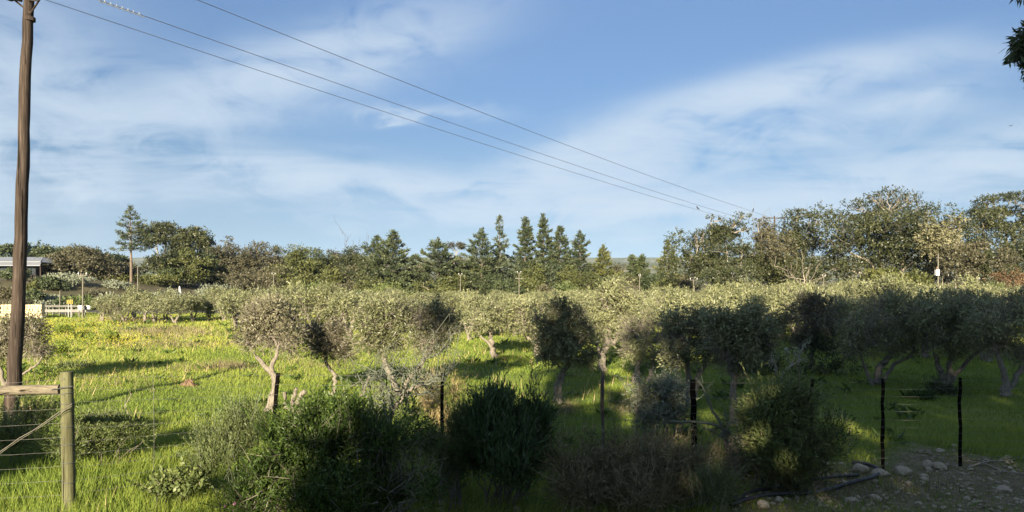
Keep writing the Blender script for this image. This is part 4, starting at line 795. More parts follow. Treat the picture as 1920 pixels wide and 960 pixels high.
    # ---- the gum wood at the right
    big = [
        ('thin crowned gum with little flat leaf pads at the left end of the gum wood', 1310, 72, [(1305,440,18,7),(1318,436,10,4),(1297,458,20,12),(1318,462,20,12),(1292,482,18,16),(1322,490,24,18),(1300,510,22,14)], [[(1300,545),(1302,500),(1308,465)],[(1301,530),(1316,500),(1320,470)]], 'gum', 3600, .13),
        ('tall open gum with sparse flat leaf pads against the sky', 1362, 76, [(1333,408,7,3),(1350,432,18,9),(1376,420,14,6),(1365,440,22,10),(1392,405,14,5),(1335,452,14,7),(1397,428,14,8),(1352,412,7,3)], [[(1358,545),(1360,490),(1362,440),(1385,415)],[(1358,520),(1345,470),(1333,415)]], 'gum', 3000, .16),
        ('dense domed brown gum with several leaning pale stems', 1378, 70, [(1362,460,30,16),(1390,455,28,14),(1410,470,26,18),(1350,485,28,18),(1380,490,32,18),(1405,505,26,18),(1345,510,22,18),(1370,515,30,16)], [[(1355,545),(1360,500),(1365,470)],[(1390,545),(1388,500),(1392,465)],[(1348,540),(1335,505),(1330,490)]], 'gum', 6500, .15),
        ('olive green gum with a broken crown in the middle of the gum wood', 1432, 74, [(1420,420,18,8),(1440,430,20,10),(1425,445,24,12),(1450,450,22,14),(1440,470,26,16),(1425,490,26,18),(1455,495,24,18),(1440,515,28,16)], [[(1447,545),(1445,495),(1440,445)],[(1430,545),(1425,490),(1422,430)]], 'gum_grey', 5600, .14),
        ('gum with dead antler twigs above its flat crown', 1508, 75, [(1500,402,24,6),(1525,405,22,6),(1488,412,18,6),(1535,415,16,7),(1495,432,28,11),(1525,435,26,11),(1480,450,24,12),(1510,462,30,14),(1540,462,20,14),(1485,480,28,16)], [[(1505,548),(1507,490),(1514,440),(1518,408)],[(1500,520),(1490,460),(1492,415)]], 'gum', 4800, .17),
        ('shaded brown gum understorey below the antlered gum', 1490, 70, [(1475,500,28,18),(1505,505,28,18),(1530,500,24,18),(1470,522,26,14),(1500,528,28,12),(1535,525,24,14)], [[(1500,550),(1502,525),(1505,505)],[(1480,550),(1478,525),(1475,500)]], 'gum', 4000, .1),
        ('huge dark spreading gum, the broadest crown of the wood', 1670, 70, [(1665,392,60,14),(1620,415,46,16),(1712,408,46,16),(1665,425,60,20),(1600,450,50,18),(1720,450,45,20),(1665,368,22,9),(1645,375,18,9),(1690,372,22,9),(1715,380,18,9),(1630,376,12,8),(1600,395,26,14),(1580,410,22,12),(1625,405,28,14),(1660,405,30,14),(1565,430,26,12),(1610,432,32,14),(1650,440,34,16),(1690,430,30,16),(1720,415,24,14),(1740,400,14,12),(1735,440,26,16),(1560,455,20,12),(1590,465,34,14),(1640,470,34,15),(1690,470,34,16),(1730,475,30,16),(1570,480,30,12),(1600,500,34,14),(1640,500,30,14),(1560,505,24,12),(1585,520,26,9),(1690,500,30,14),(1625,528,24,10),(1660,520,26,12)], [[(1668,548),(1652,500),(1652,455),(1668,405)],[(1668,545),(1690,510),(1725,485),(1745,470)],[(1665,540),(1690,500),(1710,455)],[(1660,530),(1630,495),(1590,475)],[(1662,535),(1640,520),(1590,508)]], 'gum', 19000, .24),
        ('pale drooping gum with several upright cream stems', 1785, 66, [(1775,430,20,18),(1795,425,16,18),(1765,455,20,20),(1790,455,20,20),(1780,485,20,18),(1800,475,14,18)], [[(1775,548),(1780,500),(1778,440)],[(1795,548),(1788,500),(1795,440)],[(1770,540),(1765,500),(1764,455)],[(1786,545),(1800,500),(1802,470)]], 'gum_pale', 3600, .11),
        ('broad umbrella gum with sky between its forked white limbs, at the right', 1890, 74, [(1820,402,20,9),(1840,395,20,8),(1860,378,26,10),(1890,370,30,9),(1920,368,28,10),(1950,372,30,12),(1870,400,28,9),(1905,395,28,9),(1815,425,22,10),(1850,425,26,12),(1885,428,28,11),(1925,420,28,14),(1960,410,28,16),(1835,450,24,12)], [[(1894,548),(1894,500),(1892,465),(1885,430)],[(1894,470),(1908,440),(1930,420)],[(1893,480),(1870,465),(1845,440)]], 'gum', 8500, .2),
        ('dark bushy undergrowth tree below the umbrella gum', 1880, 68, [(1850,490,26,18),(1880,490,28,18),(1910,480,28,20),(1945,475,28,22),(1855,515,26,14),(1890,518,24,12),(1935,500,26,18)], [[(1880,550),(1880,520),(1880,500)],[(1920,550),(1920,520),(1925,490)]], 'gum', 5200, .1),
        ('grey leaning stemmed gum between the pale drooping gum and the umbrella gum', 1805, 64, [(1815,470,16,14),(1830,485,18,14),(1810,500,18,12),(1835,462,14,10)], [[(1800,550),(1808,520),(1822,490),(1832,470)],[(1797,550),(1812,525),(1840,505)],[(1796,550),(1790,520),(1800,495)]], 'gum_grey', 2200, .1),
        ('brown gum filling the wood between the broad crown and the pale drooping gum', 1745, 76, [(1750,450,22,18),(1745,480,24,18),(1755,505,22,18),(1735,515,24,14)], [[(1750,550),(1750,510),(1748,470)]], 'gum_grey', 3000, .12),
        ('bright green low tree before the broad gum\'s trunk', 1690, 60, [(1640,518,20,12),(1665,515,20,12),(1690,528,24,12),(1720,530,22,11)], [[(1680,550),(1678,535),(1675,520)]], 'pine', 2600, .06),
    ]
    for i, (lab, px, Y, bl, tr, mt, nl, rad) in enumerate(big):
        rg = np.random.default_rng(900 + i); b = onground(tr[0][0][0], Y)
        B = [pxblob(x, y, rx * 1.12, ry * 1.15, Y, rg.normal() * rx / F * Y * .9) for x, y, rx, ry in bl]
        T = []
        for j, pl in enumerate(tr):
            pts = [P(x, y, Y + (0 if k == 0 else rg.normal() * .3)) for k, (x, y) in enumerate(pl)]
            if pl[0][1] > 535: pts[0][2] = b[2] - .1
            T.append(pts)
        broadleaf('gum_tree', lab, 'gum tree', b, T, B, 900 + i, int(nl * 1.35), (.25, .085), mt, 'bark_pale', None, .2, rad * .62, sub=5, fl=.8, spread=.26, limb=.055, fill=int(len(B) * .9), ztop=P(0, min(y - ry for x, y, rx, ry in bl), Y)[2])
    dead_tree('dead bare tree with thin spiky twigs beside the power line, right of centre', onground(1418, 78), CAMH + (HZ - 385) / F * 78, 1.5, 950, 7, .06, None, 'bark')
    dead_tree('dead antler like top standing out of the flat crowned gum', onground(1524, 76), CAMH + (HZ - 374) / F * 76, .9, 951, 5, .05, None, 'bark_dark')
    dead_tree('low bleached dead tree drooping at the left foot of the broadest gum', onground(1510, 62), CAMH + (HZ - 488) / F * 62, 1.6, 952, 7, .05)
    S('rust_shrub', 'large rusty brown dome shaped shrub at the right edge', 'shrub', 1905, 506, 46, 58, 960, 'rust', 'bark_dark', None, 8, (0, 1.0), 4200, (.16, .06), .7, .05, 1, None, .06)
    S('shrub_tree', 'yellow green shrub under the broadest gum, right of its trunk', 'shrub', 1655, 532, 26, 56, 961, 'shrub', 'bark_dark', None, 6, (0, 1), 1600, (.18, .06), .8, .1)
    S('shrub_tree', 'yellow green rounded shrub before the wood at the pole with two insulators', 'shrub', 1358, 540, 16, 58, 962, 'shrub', 'bark_dark', None, 6, (0, 1), 1200, (.18, .06), .8, .1)
    S('shrub_tree', 'pale green shrub beneath the rusty dome shrub', 'shrub', 1868, 530, 26, 54, 963, 'shrub', 'bark_dark', None, 6, (0, 1), 1500, (.18, .06), .8, .1)
    S('shrub_tree', 'green shrub between leaning grey stems and the rusty dome shrub', 'shrub', 1815, 530, 22, 56, 964, 'shrub', 'bark_dark', None, 6, (0, 1), 1300, (.18, .06), .8, .1)
belt()
# ------------------------------------------------------------------ poles, wires, fence, house and roadside
def utility_pole():
    Y = 12.7; b = gnd(20, 788); Y = b[1]; top = P(58, -8, Y); t = thing('utility_pole', 'tall dark brown wooden power pole leaning at the left edge', 'power pole', b)
    rng = np.random.default_rng(3); n = 26; s = np.linspace(-.03, 1.02, n)[:, None]; d = top - b
    p = d * s + np.stack([.035 * np.sin(s[:, 0] * 5), 0 * s[:, 0], 0 * s[:, 0]], 1) + rng.normal(size=(n, 3)) * .006
    bf = Buf(); bf.tube(p, np.linspace(.124, .083, n) * (1 + .02 * rng.normal(size=n)), 14, True, ridged=.035); link('pole', bf.mesh('pole', MT['pole']), t)
    bd = Buf(); f = 1 - (36 + 8) / (788 + 8.); c = d * f; bd.tube(np.stack([c - [0, 0, .035], c + [0, 0, .035]]), .094, 14); link('band', bd.mesh('pole_band', MT['pole']), t)
    a = np.array([.89, -.46, 0]); c = d * .992 + np.array([0.0, -.16, 0.02])
    Rm = np.stack([a, np.array([.46, .89, 0]), np.array([0, 0, 1.])], 1)
    bf = Buf(); bf.box(c + a * .95 + [0, 0, .06], (3.0, .11, .14), Rm); link('crossarm', bf.mesh('crossarm', MT['pole']), t)
    bf = Buf(); bf.box(c - a * .42 + [0, -.05, .03], (.34, .26, .09), Rm @ np.array([[.94, 0, .34], [0, 1, 0], [-.34, 0, .94]])); link('end_bracket', bf.mesh('end_bracket', MT['pole']), t)
    for q in (.0, 1): 
        bf = Buf(); bf.tube(np.stack([d * .955 + [.07, -.08, 0], c + a * (.75 if q else -.4)]), .018, 6); link('brace', bf.mesh('brace', MT['pole']), t)
    bf = Buf(); bf.tube(np.stack([d * .985 + [.02, -.1, 0], d * .985 + [.26, -.14, -.03]]), .014, 6); link('step_bolt', bf.mesh('step_bolt', MT['pole']), t)
    for s in (-.2, .95, 2.35):
        q = c + a * s + [0, 0, .13]; bf = Buf(); z = np.array([0, .05, .05, .09, .09, .14, .14, .2]); r = np.array([.03, .03, .06, .05, .035, .055, .035, .02])
        bf.tube(q + np.stack([0 * z, 0 * z, z], 1), r, 10); link('insulator', bf.mesh('insulator', MT['porcelain']), t)
utility_pole()
def far_pole():
    Y = 100.; b = onground(1452, Y); top = P(1452, 405, Y); t = thing('utility_pole', 'distant power pole hidden in the gum crowns where the three lines end', 'power pole', b); h = top[2] - b[2]
    bf = Buf(); bf.tube(np.array([[0, 0, 0], [0, 0, h / 2], [0, 0, h]]), [.16, .14, .1], 8); link('pole', bf.mesh('far_pole', MT['pole']), t)
    bf = Buf(); bf.box((0, 0, h - .3), (3.2, .12, .14)); link('crossarm', bf.mesh('far_arm', MT['pole']), t)
    for x in (-1.4, 0, 1.4):
        bf = Buf(); bf.tube(np.array([[x, 0, h - .23], [x, 0, h - .05]]), .05, 8); link('insulator', bf.mesh('far_insulator', MT['porcelain']), t)
far_pole()
LINES = [  # near end (px, py, distance), far end, traced points
    ((33,-18,12.9),(1432,428,100),[(85,0),(560,156),(1000,300),(1308,394),(1370,410)]),
    ((104,-28,12.2),(1455,428,100),[(185,0),(560,130),(1000,284),(1380,406)]),
    ((190,-72,11.5),(1480,421,100),[(370,0),(560,74),(1000,249),(1410,396)])]
LINE_LAB = ['lowest of the three power lines crossing the sky', 'middle power line with a spiral marker near the pole', 'uppermost and rightmost of the three power lines crossing the sky']
def line_curve(i, n=60):
    n0, f0, tr = LINES[i]; a, b = P(*n0), P(*f0); q = [a]
    for px, py in tr:                                # each traced sight line meets the straight plan of the span
        k = (px - CX) / F; t = (a[0] - k * a[1]) / (k * (b[1] - a[1]) - (b[0] - a[0])); q.append(P(px, py, a[1] + t * (b[1] - a[1])))
    q = np.array(q + [b]); u = (q[:, 1] - a[1]) / (b[1] - a[1]); w = 1 / q[:, 1]
    co = np.polyfit(u, q[:, 2], 3, w=w); s = np.linspace(0, 1, n) ** 1.6
    p = a + (b - a) * s[:, None]; p[:, 2] = np.polyval(co, s); return p
def power_lines():
    for i in range(3):
        p = line_curve(i); rad = .0055 + .00011 * p[:, 1]
        bf = Buf(); bf.tube(p, rad, 5, False); o = link('power_line', bf.mesh('power_line', MT['cable'])) if i != 1 else None
        if i == 1:
            o = thing('power_line', LINE_LAB[i], 'power line', p[0]); bf.v = [v - p[0] for v in bf.v]; link('cable', bf.mesh('power_cable', MT['cable']), o)
            k = np.linspace(0, 1, 260); x0_ = p[:, 0] / p[:, 1] * F + CX; a0, a1 = [np.array([np.interp(v, x0_, p[:, 0])]) for v in (182, 268)]
            c = np.stack([np.interp(a0[0] + (a1[0] - a0[0]) * k, p[:, 0], p[:, ax]) for ax in range(3)], 1)
            an = k * 2 * np.pi * 8; c = c + .028 * np.stack([.4 * np.cos(an), .8 * np.cos(an), np.sin(an)], 1) - p[0]
            sb = Buf(); sb.tube(c, .008, 4, False); link('spiral_marker', sb.mesh('spiral_marker', MT['steel']), o)
        else: tag(o, LINE_LAB[i], 'power line')
        o['group'] = 'power lines from the wooden pole'
power_lines()

def bird(label, pos, s, flying, heading, category='bird'):
    t = Buf(); c = np.asarray(pos, float); u = np.array([math.cos(heading), math.sin(heading), 0]); w = np.array([-u[1], u[0], 0]); z = np.array([0, 0, 1.])
    if flying:
        ax = np.array([-.5, -.35, -.1, .15, .35, .5]); r = np.array([.02, .06, .10, .09, .065, .01]); P0 = c + u * ax[:, None] * s; t.tube(P0, r * s, 8)
        for sd in (-1, 1):
            q = [c + u * .12 * s, c + w * sd * .45 * s + z * .22 * s + u * .16 * s, c + w * sd * .95 * s + z * .12 * s - u * .08 * s, c + w * sd * .45 * s + z * .2 * s - u * .12 * s, c - u * .14 * s]
            up = np.array([0, 0, .012 * s]); v = [k + up for k in q] + [k - up for k in q]
            t.add(v, [[0, 1, 2, 3], [5, 8, 7, 6]]); t.add(v, [[0, 3, 4], [5, 9, 8]]); t.add(v, [[0, 5, 6, 1], [1, 6, 7, 2], [2, 7, 8, 3], [3, 8, 9, 4]])
    else:
        ax = np.array([[-.55, -.05], [-.3, .05], [-.1, .2], [.08, .36], [.16, .48], [.2, .58], [.24, .66], [.28, .68]]); r = np.array([.03, .06, .13, .14, .1, .085, .075, .02])
        t.tube(c + (u * ax[:, :1] + z * (ax[:, 1:] + .08)) * s, r * s, 8); t.tube(np.stack([c + (u * .28 + z * .75) * s, c + (u * .42 + z * .72) * s]), [.03 * s, .006 * s], 5)
        for sd in (-.05, .05): t.tube(np.stack([c + w * sd * s, c + (w * sd + z * .25) * s]), .018 * s, 4)
    tag(link('bird', t.mesh('bird', MT['bird'])), label, category)
p0 = line_curve(0, 400); k = int(np.argmin(np.abs(p0[:, 0] / p0[:, 1] * F + CX - 1308))); bird('small dark bird perched on the lowest power line right of centre', p0[k] + [0, 0, .02], .42, False, 2.6)
p0 = line_curve(2, 400); k = int(np.argmin(np.abs(p0[:, 0] / p0[:, 1] * F + CX - 1412))); bird('small dark bird perched on the uppermost power line beside the dead tree', p0[k] + [0, 0, .02], .45, False, 1.0)
bird('tiny dark bird flying at the upper right', P(1895, 236, 60), .28, True, .4)

def fence():
    t = thing('wire_fence', 'many stranded wire stock fence on thin black stakes across the foreground', 'fence', onground(960, 9.3)); b = np.array(t.location)
    ST = [(514,790,523,700,9.0,.035,'leaning black stake rising from the left bush'),(827,835,831,700,9.3,.033,'black stake between the two dark bushes'),(1130,860,1131,696,9.5,.030,'weathered grey stake at the centre'),(1302,860,1300,712,9.5,.052,'thickest black stake, under the dark grey olive'),
          (1521,880,1521,712,9.6,.028,'stake half hidden by the feathery bush'),(1655,880,1656,710,9.6,.030,'stake standing on the stones'),(1800,877,1800,708,9.7,.030,'rightmost black stake')]
    for (x0, y0, x1, y1, Y, r, lab) in ST:
        bf = Buf(); a, e = P(x0, y0, Y), P(x1, y1, Y); g = a + (e - a) * ((gz(a[0], Y) - .15 - a[2]) / (e[2] - a[2])); rg = np.random.default_rng(x0)
        n = 9; s = np.linspace(0, 1, n)[:, None]; q = g + (e - g) * s + np.concatenate([rg.normal(size=(n, 2)) * .006, np.zeros((n, 1))], 1)
        bf.tube(q - b, r * .76 * (1 + .08 * rg.normal(size=n)), 8, True, ridged=.06); o = link('stake', bf.mesh('stake', MT['stake'])  if x0 != 1130 else bf.mesh('stake', MT['bark_dark']), t); o['label'] = lab
    xs_px = [128, 520, 830, 1131, 1300, 1521, 1656, 1800, 1990]; Ys = [7.55, 9.0, 9.3, 9.5, 9.5, 9.6, 9.6, 9.7, 9.9]
    tops = [706, 703, 704, 702, 716, 716, 714, 713, 713]; low = [975, 905, 890, 880, 880, 880, 873, 870, 868]
    rg = np.random.default_rng(9); NW = 12
    for w in range(NW):
        f = w / (NW - 1); f = f ** 1.0; pts = []
        for i in range(len(xs_px)):
            pts.append(P(xs_px[i], tops[i] + (low[i] - tops[i]) * f + rg.normal() * .5, Ys[i] - .04))
        q = []
        for a, e in zip(pts[:-1], pts[1:]):
            s = np.linspace(0, 1, 7)[:-1, None]; m_ = a + (e - a) * s; m_[:, 2] -= .012 * rg.uniform(.2, 1.6) * np.sin(np.pi * s[:, 0]); q.append(m_)
        q = np.concatenate(q + [pts[-1][None]]); bf = Buf(); bf.tube(q - b, .0015, 4, False); link('wire', bf.mesh('fence_wire', MT['wire']), t)
    # thin wire droppers that tie the strands together
    for px in (287,):
        Y = float(np.interp(px, xs_px, Ys)) - .04; bf = Buf(); yt, yb = np.interp(px, xs_px, tops), np.interp(px, xs_px, low)
        bf.tube(np.stack([P(px, yt - 3, Y), P(px + 2, (yt + yb) / 2, Y), P(px, yb + 3, Y)]) - b, .0022, 4, False); link('dropper', bf.mesh('wire_dropper', MT['wire']), t)
fence()
def strainer():
    Y = 7.5; b = onground(130, Y); t = thing('strainer_post', 'round greenish treated fence corner post with a horizontal rail and stay wire', 'fence post', b)
    top = P(125, 697, Y) - b; rg = np.random.default_rng(4); n = 16; s = np.linspace(-.05, 1, n)[:, None]
    q = np.array([0, 0, 0.]) + (top) * s + np.concatenate([rg.normal(size=(n, 2)) * .0015, np.zeros((n, 1))], 1)
    bf = Buf(); bf.tube(q, np.linspace(.067, .062, n), 18, True, ridged=.012); link('post', bf.mesh('corner_post', MT['post']), t)
    a = P(112, 730, Y) - b; e = P(-190, 736, Y - .3) - b; n = 12; s = np.linspace(0, 1, n)[:, None]
    bf = Buf(); bf.tube(a + (e - a) * s + [0, -.0, 0] + rg.normal(size=(n, 3)) * .002, np.linspace(.055, .05, n), 16, True, ridged=.02); link('rail', bf.mesh('corner_rail', MT['rail']), t)
    for k in range(2):
        a = P(135, 757 + 4 * k, Y - .09) - b; e = P(-190, 955 + 5 * k, Y - .4) - b; m_ = path(a, e, rg, .004, 14, -.02); bf = Buf(); bf.tube(m_, (.0048 - .0014 * k), 5, False); link('stay_wire', bf.mesh('stay_wire', MT['lampp']), t)
    bf = Buf()
    for py in (725, 737, 757, 800, 833, 866, 903, 935):
        c = P(126, py, Y) - b; c[:2] = (top * (c[2] / top[2]))[:2]; an = np.linspace(0, 2 * np.pi, 20); bf.tube(c + np.stack([.0685 * np.cos(an), .0685 * np.sin(an), .006 * np.sin(an + py)], 1), .003, 4, False)
    link('wire_wrap', bf.mesh('wire_wrap', MT['cable']), t)
    a = P(96, 731, Y - .07) - b; e = P(136, 724, Y - .075) - b; bf = Buf(); bf.tube(np.stack([a, (a + e) / 2 + [0, -.02, 0], e]), .004, 5); link('tie_wire', bf.mesh('tie_wire', MT['cable']), t)
    for py in (710, 742, 823):
        c = P(119, py, Y - .068) - b; bf = Buf(); bf.tube(np.stack([c, c + [0, .03, 0]]), .007, 6); link('staple', bf.mesh('staple', MT['cable']), t)
    # strands that run on to the left of the post
    for k in range(10):
        py = 712 + k * 27; q = path(P(122, py, Y - .07) - b, P(-190, py + 10, Y - .5) - b, rg, .002, 7, -.01); bf = Buf(); bf.tube(q, .0012, 4, False); link('wire', bf.mesh('corner_wire', MT['wire']), t)
strainer()

def house():
    Y = 74.; c = P(-10, 520, Y); gx = c[0]; g0 = float(gz(gx, Y)); x1 = P(80, 497, Y)[0]; xw = P(62, 520, Y)[0]; xl = P(-120, 520, Y)[0]; ze = P(0, 497, Y)[2]; zr = P(0, 480, Y)[2]; zm = P(0, 491, Y)[2]
    t = thing('house', 'long low house with a pale grey metal roof behind the tall pole at the left', 'house', (gx, Y, g0)); o = np.array([gx, Y, g0])
    bf = Buf(); bf.box(np.array([(xl + xw) / 2, Y + 3.2, (g0 - 1 + ze - .02) / 2]) - o, (xw - xl, 5.4, ze - .02 - g0 + 1)); link('wall', bf.mesh('house_wall', MT['wallp']), t)
    xr = P(44, 480, Y)[0]
    def slab(pts, nm):
        p = np.array(pts) - o; d = np.array([0, 0, -.10]); n = len(p); q = Buf(); q.add(np.concatenate([p, p + d]), [list(range(n)), list(range(2 * n - 1, n - 1, -1))]); q.add(np.concatenate([p, p + d]), [[i, i + n, (i + 1) % n + n, (i + 1) % n] for i in range(n)]); link('roof', q.mesh(nm, MT['zinc']), t)
    xm = P(70, 491, Y)[0]
    slab([(xl, Y - .4, ze), (x1, Y - .4, ze), (xm, Y + .6, zm - .05), (xl, Y + .6, zm - .05)], 'lower_roof')
    slab([(xl, Y + .5, zm + .06), (xm, Y + .5, zm + .06), (xr, Y + 3.2, zr), (xl, Y + 3.2, zr)], 'upper_roof')
    slab([(xl, Y + 3.25, zr), (xr, Y + 3.25, zr), (xm, Y + 6.2, zm), (xl, Y + 6.2, zm)], 'back_roof')
    slab([(xm + .02, Y + .55, zm + .02), (x1, Y + 6.3, ze), (xm, Y + 6.2, zm - .02), (xr + .03, Y + 3.2, zr - .02)], 'hip_roof')
    for px in (8, 60):
        bf = Buf(); bf.box(P(px, 508, Y + .45) - o, (.9, .08, .9)); w = link('window', bf.mesh('house_window', MT['wallp']), t); bf = Buf(); bf.box(P(px, 508, Y + .40) - o, (.76, .06, .76)); link('pane', bf.mesh('window_pane', MT['glass']), w)
    for px in (-20, 20, 50, 76):
        bf = Buf(); a = P(px, 498, Y - .2) - o; bf.tube(np.stack([a, a - [0, 0, 2.6]]), .07, 6); link('veranda_post', bf.mesh('veranda_post', MT['pole']), t)
house()
def roadside():
    # stone wall of rough blocks
    Y = 47.; x0, x1 = P(4, 580, Y)[0], P(78, 580, Y)[0]; t = thing('stone_wall', 'low wall of cream sandstone blocks behind the tall pole', 'wall', (x0, Y, float(gz(x0, Y)))); o = np.array(t.location); rg = np.random.default_rng(8)
    zt = P(0, 571, Y)[2] - o[2]; bf = Buf(); bf.box(((x1 - x0) / 2, .22, zt / 2 - .06), (x1 - x0 - .05, .28, zt - .02)); link('core', bf.mesh('wall_core', MT['soil']), t)
    nr = 6; shapes = []
    for k in range(6):
        bb = Buf(); v = np.array([[i, j, l] for i in (-1, 1) for j in (-1, 1) for l in (-1, 1)]) * .5 * (1 + rg.normal(size=(8, 3)) * .09); bb.add(v, [[0, 1, 3, 2], [4, 6, 7, 5], [0, 4, 5, 1], [2, 3, 7, 6], [0, 2, 6, 4], [1, 5, 7, 3]]); shapes.append(bb.mesh('sandstone_block', MT['sand']))
    for r_ in range(nr):
        x = -.05 * (r_ % 2); h = zt / nr
        while x < x1 - x0:
            w = rg.uniform(.12, .26); q = link('stone', shapes[rg.integers(6)], t); q.location = (x + w / 2, .05 + rg.normal() * .012, h * (r_ + .5)); q.scale = (w * .92, .3, h * .93); x += w
    # guard rail with posts
    Y = 50.; a, e = P(70, 573, Y), P(162, 575, Y); t = thing('guard_rail', 'pale road guard rail on short posts right of the stone wall', 'guard rail', onground(115, Y)); o = np.array(t.location)
    for dz, hh in ((0, .13), (-.34, .2)):
        bf = Buf(); q = np.stack([a, e]) - o + [0, 0, dz]; L = q[1] - q[0]; bf.box(q.mean(0), (np.linalg.norm(L), .06, hh)); link('rail', bf.mesh('guard_beam', MT['rail_grey'] if dz == 0 else MT['wire']), t)
    for px in np.linspace(74, 158, 8):
        x = (px - CX) / F * Y; bf = Buf(); g = float(gz(x, Y + .1)); zt = a[2] + .05; bf.box(np.array([x, Y + .11, (g + zt) / 2 - .1]) - o, (.07, .09, zt - g + .2)); link('post', bf.mesh('guard_post', MT['lampp']), t)
    # lamp posts
    LP = [(155,515,47,2.0,'slim lamp post with a twin head behind the guard rail'),(112,545,56,0,'short pole left of the twin headed lamp post above the guard rail'),(258,499,62,0,'plain pole beside the bare trunk of the tall pine'),(513,514,72,1.2,'lamp post with a short white crossbar before the round pine'),(863,515,72,1.2,'lamp post under the two little umbrella crowns'),
          (973,511,72,1.4,'lamp post with two crossbars left of the three close firs'),(1199,517,70,.6,'lamp post before the small dark twin spires'),(1300,524,66,2.4,'pole with a wide crossbar at the left end of the gum wood'),(1373,513,64,.9,'wooden pole with a small box under the domed brown gum'),(1544,518,64,.9,'short white topped post before the shaded understorey'),(1832,523,62,.9,'lamp post left of the rusty dome shrub')]
    for (px, top, Y, w, lab) in LP:
        b = onground(px, Y); h = P(px, top, Y)[2] - b[2]; t = thing('lamp_post', lab, 'lamp post', b); bf = Buf(); bf.tube(np.array([[0, 0, 0], [0.01, 0, h * .5], [.02, 0, h]]), [.06, .05, .04], 7); link('pole', bf.mesh('lamp_pole', MT['lampp']), t)
        if w:
            s = w * .15; bf = Buf(); bf.box((.02, -.06, h - .06), (s * 2, .05, .045)); link('crossbar', bf.mesh('lamp_crossbar', MT['lampp']), t)
            for sx in (-1, 1):
                bf = Buf(); z = np.array([-.02, .05, .12, .16]); bf.tube(np.stack([0 * z + .02 + sx * s * .9, 0 * z - .06, h + z], 1), [.025, .05, .04, .02], 6); link('lamp_head', bf.mesh('lamp_head', MT['steel']), t)
        if px == 973: bf = Buf(); bf.box((.02, -.06, h * .82), (.9, .06, .06)); link('crossbar', bf.mesh('lamp_crossbar', MT['lampp']), t)
    b = onground(1759, 60); h = P(1759, 475, 60)[2] - b[2]; t = thing('transformer_pole', 'pole carrying a white transformer box among the pale drooping gum stems', 'power pole', b)
    bf = Buf(); bf.tube(np.array([[0, 0, 0], [0, 0, h / 2], [0, 0, h]]), [.08, .065, .05], 7); link('pole', bf.mesh('transformer_mast', MT['lampp']), t); bf = Buf(); bf.box((0, -.1, h - .4), (.55, .05, .05)); link('crossarm', bf.mesh('transformer_arm', MT['lampp']), t)
    bf = Buf(); z = P(1755, 511, 60)[2] - b[2]; bf.box((-.22, -.2, z), (.28, .26, .50)); tk = link('transformer', bf.mesh('transformer_box', MT['white']), t); bf = Buf(); bf.tube(np.array([[-.22, -.2, z + .31], [-.22, -.2, z + .5]]), .05, 6); link('bushing', bf.mesh('transformer_bushing', MT['porcelain']), tk)
    # curve sign: yellow board with black chevrons
    Y = 48.5; b = onground(130, Y); t = thing('curve_sign', 'yellow roadside board with black chevrons above the guard rail', 'road sign', b); c = P(131, 566, Y) - b
    for sx in (-.1, .1): bf = Buf(); bf.tube(np.array([[sx, .05, -.1], [sx, .05, c[2]]]), .03, 6); link('post', bf.mesh('sign_post', MT['steel']), t)
    bf = Buf(); bf.box(c, (.42, .03, .30)); link('board', bf.mesh('sign_board', MT['yellow']), t)
    for k in (-1, 0, 1):
        bf = Buf(); x = c[0] + k * .12; q = lambda dx, dz: (x + dx, c[1] - .019, c[2] + dz)
        bf.add([q(-.05, -.15), q(-.01, -.15), q(.05, 0), q(.01, 0)], [[0, 1, 2, 3]]); bf.add([q(.01, 0), q(.05, 0), q(-.01, .15), q(-.05, .15)], [[0, 1, 2, 3]]); link('chevron', bf.mesh('chevron', MT['black']), t)
    # white notice board on two short posts
    Y = 47.5; b = onground(152, Y); t = thing('notice_board', 'small white notice board on two short posts at the right end of the guard rail', 'sign', b); c = P(152, 577, Y) - b
    for sx in (-.12, .14): bf = Buf(); bf.tube(np.array([[sx, .04, -.1], [sx, .04, c[2]]]), .03, 6); link('post', bf.mesh('notice_post', MT['lampp']), t)
    bf = Buf(); bf.box(c, (.40, .04, .30)); link('board', bf.mesh('notice_board', MT['white']), t)
    bf = Buf(); bf.box(c + [.33, .3, .02], (.26, .04, .26)); link('back_board', bf.mesh('notice_back', MT['steel']), t)
    # green sheet roof among the olives
    Y = 66.; b = onground(667, Y); t = thing('shed', 'small shed whose green sheet roof shows between the olives left of centre', 'shed', b); z1, z2 = P(0, 558, Y)[2] - b[2], P(0, 547, Y)[2] - b[2]; w = 14 / F * Y
    z1 = max(z1, .9); bf = Buf(); bf.box((0, .6, z1 / 2), (w * 1.8, 1.0, z1 - .02)); link('wall', bf.mesh('shed_wall', MT['wallp']), t)
    bf = Buf(); v = np.array([(-w * .85, -.4, z1), (w * 1.1, -.4, z1), (w * .75, 1.2, z2), (-w * .95, 1.2, z2)]); v = np.concatenate([v, v - [0, 0, .06]]); bf.add(v, [[0, 1, 2, 3], [7, 6, 5, 4], [0, 4, 5, 1], [1, 5, 6, 2], [2, 6, 7, 3], [3, 7, 4, 0]]); link('roof', bf.mesh('shed_roof', MT['green']), t)
    # white dish, marker and low yard fence beside the pine
    b = onground(315, 62); t = thing('satellite_dish', 'small white round dish on a stick left of the tiered pine', 'dish', b); c = P(315, 549, 62) - b; bf = Buf(); y = np.array([-.06, -.03, .04, .09]); bf.tube(np.stack([0 * y + c[0], y, 0 * y + c[2]], 1), [.22, .2, .12, .03], 12); link('dish', bf.mesh('dish', MT['white']), t); bf = Buf(); bf.tube(np.array([[c[0], .05, 0], [c[0], .05, c[2]]]), .03, 6); link('stick', bf.mesh('dish_stick', MT['lampp']), t)
